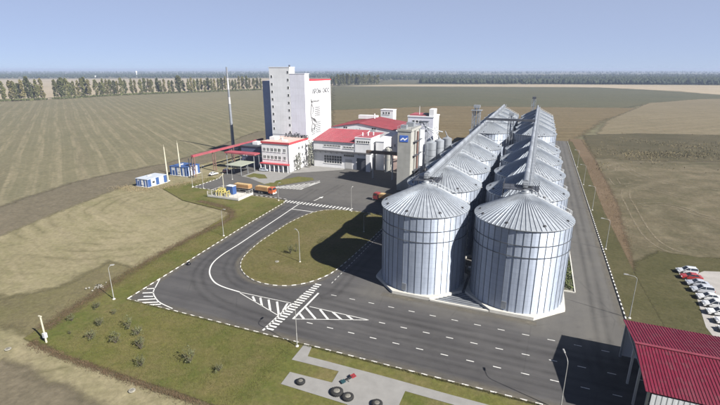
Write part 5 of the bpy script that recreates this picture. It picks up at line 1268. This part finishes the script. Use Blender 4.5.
# far woods: one mesh each, thousands of lumpy crowns
ico_v = np.array([(0,0,1)]+[(.894*math.cos(a),.894*math.sin(a),.447) for a in np.arange(5)*1.2566]+[(.894*math.cos(a+.628),.894*math.sin(a+.628),-.447) for a in np.arange(5)*1.2566]+[(0,0,-1)])
ico_f = np.array([(0,1+i,1+(i+1)%5) for i in range(5)]+[(1+i,6+i,1+(i+1)%5) for i in range(5)]+[(1+(i+1)%5,6+i,6+(i+1)%5) for i in range(5)]+[(11,6+(i+1)%5,6+i) for i in range(5)])
def forest(name, lab, polys, n, h=(12,20), m=None):
    P2 = []
    for k in range(n):
        poly = polys[k % len(polys)]
        # polys are pixel boxes (u0,u1,vnear(u0),vnear(u1),vfar): sample uniformly in ground depth
        u0,u1,va,vb,vf = poly; u = random.uniform(u0,u1); vn = va+(vb-va)*(u-u0)/(u1-u0)
        dn, df = 1/(vn-HORIZON), 1/(vf-HORIZON); w = random.random()**1.6; v = HORIZON+1/(dn+(df-dn)*w)
        P2.append(G(u, v))
    P2 = np.array(P2); n = len(P2); hh = rng.uniform(*h, n); r = hh*rng.uniform(.26,.42,n)
    cen = np.concatenate([np.stack([P2[:,0],P2[:,1],hh*.58],1), np.stack([P2[:,0]+r*.5*rng.normal(size=n),P2[:,1]+r*.5*rng.normal(size=n),hh*.35],1)]); rr = np.concatenate([r, r*1.1]); hz = np.concatenate([hh*.44, hh*.36])
    N = len(cen); V = ico_v[None]*np.stack([rr,rr,hz],1)[:,None,:]*rng.uniform(.72,1.25,(N,12,1))+cen[:,None,:]
    Fc = (ico_f[None]+(np.arange(N)*12)[:,None,None]).reshape(-1,3); nf = len(Fc)
    me = bpy.data.meshes.new(name); me.vertices.add(12*N); me.vertices.foreach_set('co', V.ravel()); me.loops.add(3*nf); me.loops.foreach_set('vertex_index', Fc.ravel())
    me.polygons.add(nf); me.polygons.foreach_set('loop_start', np.arange(0,3*nf,3)); me.polygons.foreach_set('loop_total', np.full(nf,3)); me.update(); me.materials.append(m or lf_far)
    return tag(inst(name, me), lab, 'wood', kind='stuff')
forest('wood', 'dark far wood on the right below the horizon', [(560,760,84.2,84.8,79.2),(560,760,84.2,84.8,76.0),(590,1000,81,81,75),(700,1100,85,86,77)], 5200, (12,19))
forest('wood', 'broken belt of far woods behind the silos', [(455,575,83.9,84.2,81.6),(420,470,83.4,83.6,81.8),(380,560,80.2,79.0,77.6),(330,480,78.2,78.0,75.0),(440,600,77.5,77.6,76.4)], 2600, (10,17))
forest('wood', 'hazy wood belt beyond the pale field on the left', [(-120,270,78.6,77.6,75.6),(-120,130,77.0,76.6,74.4),(130,400,77.8,77.8,74.6),(-150,400,74.8,74.8,72.6)], 3600, (11,18))
forest('wood', 'bluish line of woods along the horizon', [(-200,920,73.8,73.8,71.2)], 2200, (14,24))
sheet('straw_field', GL([(-260,106),(-260,80),(0,79.2),(262,78.4),(330,79),(335,85),(262,89.4),(120,94.6),(0,101.6)]), -.04, g_straw, step=60, amp=5)
sheet('far_green_field', GL([(380,83.4),(385,80),(470,78.6),(560,79.2),(540,81.5),(470,82.6),(455,83.8)]), -.04, g_green, step=60, amp=6)
# white far-off silo and house specks near the horizon
fb = mat('far_white_wall', (.7,.7,.7), .8)
for u, v, w, h, lb, cat in ((137,77.0,7,34,'tiny white water tower far off on the left horizon','water tower'),(93,77.2,46,9,'tiny long white farm shed far off on the left','farm shed'),(600,77.6,60,8,'tiny pale roofs of a far village beyond the right wood','village house')):
    p = G(u,v); t = thing('distant_building', lb, cat, (p[0],p[1],0), YAW)
    if h > 20: MB().lathe([(2,0),(2,h-9),(w*.7,h-7),(w*.7,h),(1,h+3)], 14).build('tower_shell', fb, t)
    else: MB().box(-w/2,w/2,0,14,0,h*.6).build('wall', fb, t); MB().extr([(-1,h*.6),(15,h*.6),(7,h)], 'x', -w/2, w/2).build('roof', fb, t)

# shrubs on the near lawn
shr = []
for v in range(4):
    me = quads_mesh('foliage', crown_points(230, .25, 1.6+.3*v, lambda t: .95*(.6+.8*t)*(1.05-t)**.5, 9+2*v), rng.uniform(.04,.10,230), leaf_mat('shrub_leaf_%d' % v, (.055,.062,.032), (.10,.105,.055), 1.5)); shr.append(me)
mb = MB()
for k in range(9): a = k*.7; mb.tube([(0,0,0),(.3*math.cos(a),.3*math.sin(a),.7),(.75*math.cos(a+.3),.75*math.sin(a+.3),1.7)], [.035,.025,.012], 4)
stem_me = mb.mesh('stem', m_bark)
for i, ((u, v), s, lb) in enumerate((((97,308),1.1,'twiggy shrub nearest the lamp behind the hatched corner'),((114,314),.8,'small shrub on the lawn right of the lamp behind the hatched corner'),((72,321),.8,'shrub nearest the weedy strip on the left lawn'),((70,334),.5,'tiny shrub near the marker post on the lawn'),((100,325.5),1.1,'dense shrub in the upper middle of the near lawn'),((91,339),1.15,'shrub at the lower left of the lawn cluster'),((116,343),1.1,'shrub in the lower middle of the lawn cluster'),((129,329),1.2,'shrub at the right top of the lawn cluster'),((138,335),1.15,'shrub just below the right top one of the cluster'),((141,349),1.3,'largest shrub at the right of the lawn cluster'),((141.5,366),1.0,'shrub closest to the weedy strip below the cluster'),((190,363),1.35,'lone shrub on the lawn right of the cluster'),((219,371),1.0,'lone small shrub on the lawn left of the paved square'))):
    p = G(u,v); t = thing('shrub', lb, 'shrub', (*p,-.03), random.uniform(0,6.28), 'shrubs on the near lawn'); t.scale = (s*random.uniform(.8,1.15),s*random.uniform(.8,1.15),s*random.uniform(.65,.9)); inst('stem', stem_me, t); inst('foliage', shr[i % 4], t)
for i, ((u, v), s, lb) in enumerate((((290.5,254),1.0,'bare dark sapling left of the lamp on the grass island'),((296,252),.7,'second small sapling beside the lamp on the grass island'))):
    p = G(u,v); t = thing('sapling', lb, 'shrub', (*p,.08), i, 'saplings on the island'); t.scale = (s,s,1.5*s); inst('stem', stem_me, t); inst('foliage', shr[i], t)
# dusty trees between office and hall
gt = [quads_mesh('crown', crown_points(650, 1.2, 11 if v else 13.5, lambda t: 1.5*(.7+.8*t)*(1.04-t)**.5, 30), rng.uniform(.12,.3,650), lf_grey) for v in range(2)]
tr2 = trunk_mesh(9, .14)
for i, (x, y, s, lb) in enumerate(((-102.0,187.2,1.05,'dusty grey tree in the gap between office and production hall'),(-101.2,184.4,.72,'lower dusty tree in front of the gap beside the office'),(-103.2,175.6,.62,'dusty tree before the sunny office wall, nearest its corner'),(-103.0,178.2,.78,'taller dusty tree before the sunny office wall'))):
    tree('young_tree', lb, (x,y,0), s, gt[i % 2], tr2, 'dusty trees beside the office')

# weedy strips: dry reddish stalks
lf_weed = leaf_mat('dry_weed', (.085,.055,.034), (.14,.098,.06), .5); lf_weed2 = leaf_mat('dry_straw', (.15,.12,.07), (.20,.165,.10), .5); lf_grass = leaf_mat('grass_blade', (.06,.065,.02), (.10,.088,.036), .4)
def weeds(name, lab, line, n, w, size, m, hz=.02):
    L = sum(math.hypot(b[0]-a[0], b[1]-a[1]) for a, b in zip(line[:-1], line[1:])); pts = np.array([lerp_line(line, d) for d in rng.uniform(0, L, n)])
    cl = rng.normal(size=(n,2))*w
    cen = np.stack([pts[:,0]+cl[:,0], pts[:,1]+cl[:,1], np.full(n, hz-.05)], 1)
    return tag(inst(name, quads_mesh(name, cen, rng.uniform(size*.5, size, n), m, .75, 1.2)), lab, 'weeds', kind='stuff')
weeds('weed_strip', 'reddish-brown strip of dry weeds along the near lawn edge', [(-78.5,40.6),(-78.2,39.2),(-70,39.0),(-50,38.9),(-30,39.2)], 4000, .42, .10, lf_weed)
bl = smooth_line([(-80.5,43),(-83,52),(-84.5,60),(-87.0,74.5),(-88.3,92),(-88.9,108),(-97,116),(-112,119.5)], 6)
for nm, line, w in (('brown_verge', bl, 9.0), ('brown_verge', [(-79,40),(-70,39.2),(-50,39.1),(-30,39.4)], 4.0)):
    V = []
    for i, p in enumerate(line):
        a = line[max(i-1,0)]; b = line[min(i+1,len(line)-1)]; d = math.hypot(b[0]-a[0], b[1]-a[1]); nx, ny = -(b[1]-a[1])/d, (b[0]-a[0])/d
        V += [(p[0]+nx*k*w, p[1]+ny*k*w, -.012) for k in (.5,0,-.5)]
    n = len(line); o = MB().add(V, [f for i in range(n-1) for f in ((3*i,3*i+1,3*i+4,3*i+3),(3*i+1,3*i+2,3*i+5,3*i+4))]).build(nm, soft_version(g_band, 2.5))
    at = o.data.attributes.new('edge', 'FLOAT', 'POINT'); at.data.foreach_set('value', [0.0,.58,0.0]*n); o['kind'] = 'structure'
weeds('weed_strip', 'brown weedy belt behind the left kerb', [(-80.5,43),(-83,52),(-84.5,60),(-87.0,74.5),(-88.3,92),(-88.9,108),(-97,116),(-112,119.5)], 8000, 1.3, .10, lf_weed)
weeds('weed_strip', 'rank weeds on the bank beside the service lane', [(27,130),(27,150),(28,200),(27,260)], 4000, 1.8, .10, lf_weed)
weeds('weed_strip', 'dry weeds round the container cabins', [(-156,122),(-143,124),(-136,136),(-131,146)], 3000, 2.0, .16, lf_weed2)
cen = []
for k in range(9000):
    u = random.uniform(596, 800); p = G(u, random.gauss(151, 6.5)+max(0,(612-u)*.5)); cen.append((p[0], p[1], .05))
cen = np.array(cen); cen = cen[(np.sin(cen[:,0]*.11+np.cos(cen[:,1]*.07)*2)+np.cos(cen[:,1]*.13)+rng.normal(size=len(cen))*.9) > .5]
tag(inst('scrub_growth', quads_mesh('scrub_growth', cen, rng.uniform(.2,.45,len(cen)), leaf_mat('scrub_leaf', (.11,.095,.05), (.18,.15,.085), .08), .5, .8)), 'patchy olive scrub on the belt right of the service lane', 'scrub', kind='stuff')
def scatter(name, lab, boxes, n, size, m, z):
    P2 = []
    for k in range(n): x0,x1,y0,y1 = boxes[k % len(boxes)]; P2.append((random.uniform(x0,x1), random.uniform(y0,y1), z))
    P2 = np.array(P2); return tag(inst(name, quads_mesh(name, P2, rng.uniform(size*.5,size,len(P2)), m, .6, .8)), lab, 'grass', kind='stuff')
scatter('grass', 'rough grass blades on the near lawn', [(-76,-34,40,57),(-75,-34,40,56.8),(-74,-35,41,56.5),(-87,-78.5,60,90),(-88,-80.5,90,128)], 52000, .11, lf_grass, -.04)
ip = []
while len(ip) < 13000:
    x, y = random.uniform(-68,-40.6), random.uniform(75,128.6)
    inside = False
    for a, b in zip(ISL, ISL[1:]+ISL[:1]):
        if (a[1] > y) != (b[1] > y) and x < (b[0]-a[0])*(y-a[1])/(b[1]-a[1])+a[0]: inside = not inside
    if inside: ip.append((x, y, .08))
ip = np.array(ip); tag(inst('grass', quads_mesh('grass', ip, rng.uniform(.06,.13,len(ip)), lf_grass, .6, .8)), 'rough grass blades on the grass island', 'grass', kind='stuff')
for ln, z in (([(-75.7,56.9),(19,57.0)],-.04), ([(-76.0,57.3),(-77.1,69.8),(-78.2,81.3),(-80.1,100.6),(-81.9,128.7)],-.04)): weeds('kerb_grass', 'ragged grass fringe along the front kerb' if ln[0][1] < 57 else 'ragged grass fringe along the left kerb', ln, 5000, .12, .10, lf_grass, z+.1)
# weeds growing along the pale strip beside the silos
P2 = np.array([(random.uniform(9.6,11.2), random.uniform(96,112), random.uniform(.1,.6)) for _ in range(900)]); tag(inst('weed_patch', quads_mesh('weed_patch', P2, rng.uniform(.08,.2,900), weed)), 'green weeds growing on the strip beside the nearest right silo', 'weeds', kind='stuff')

# ================================================================ haze
hz = MB().box(-27000,27000,-3200,41000,-1.4,56.0).build('haze', None); tag(hz, kind='stuff')
hm = bpy.data.materials.new('haze_air'); hm.use_nodes = True; nt = hm.node_tree; nt.nodes.remove(nt.nodes['Principled BSDF'])
pv = nt.nodes.new('ShaderNodeVolumePrincipled'); pv.inputs['Color'].default_value = (.44,.53,.72,1); pv.inputs['Density'].default_value = 0.00015; pv.inputs['Anisotropy'].default_value = 0.0
nt.links.new(pv.outputs[0], nt.nodes['Material Output'].inputs['Volume']); hz.data.materials.append(hm)
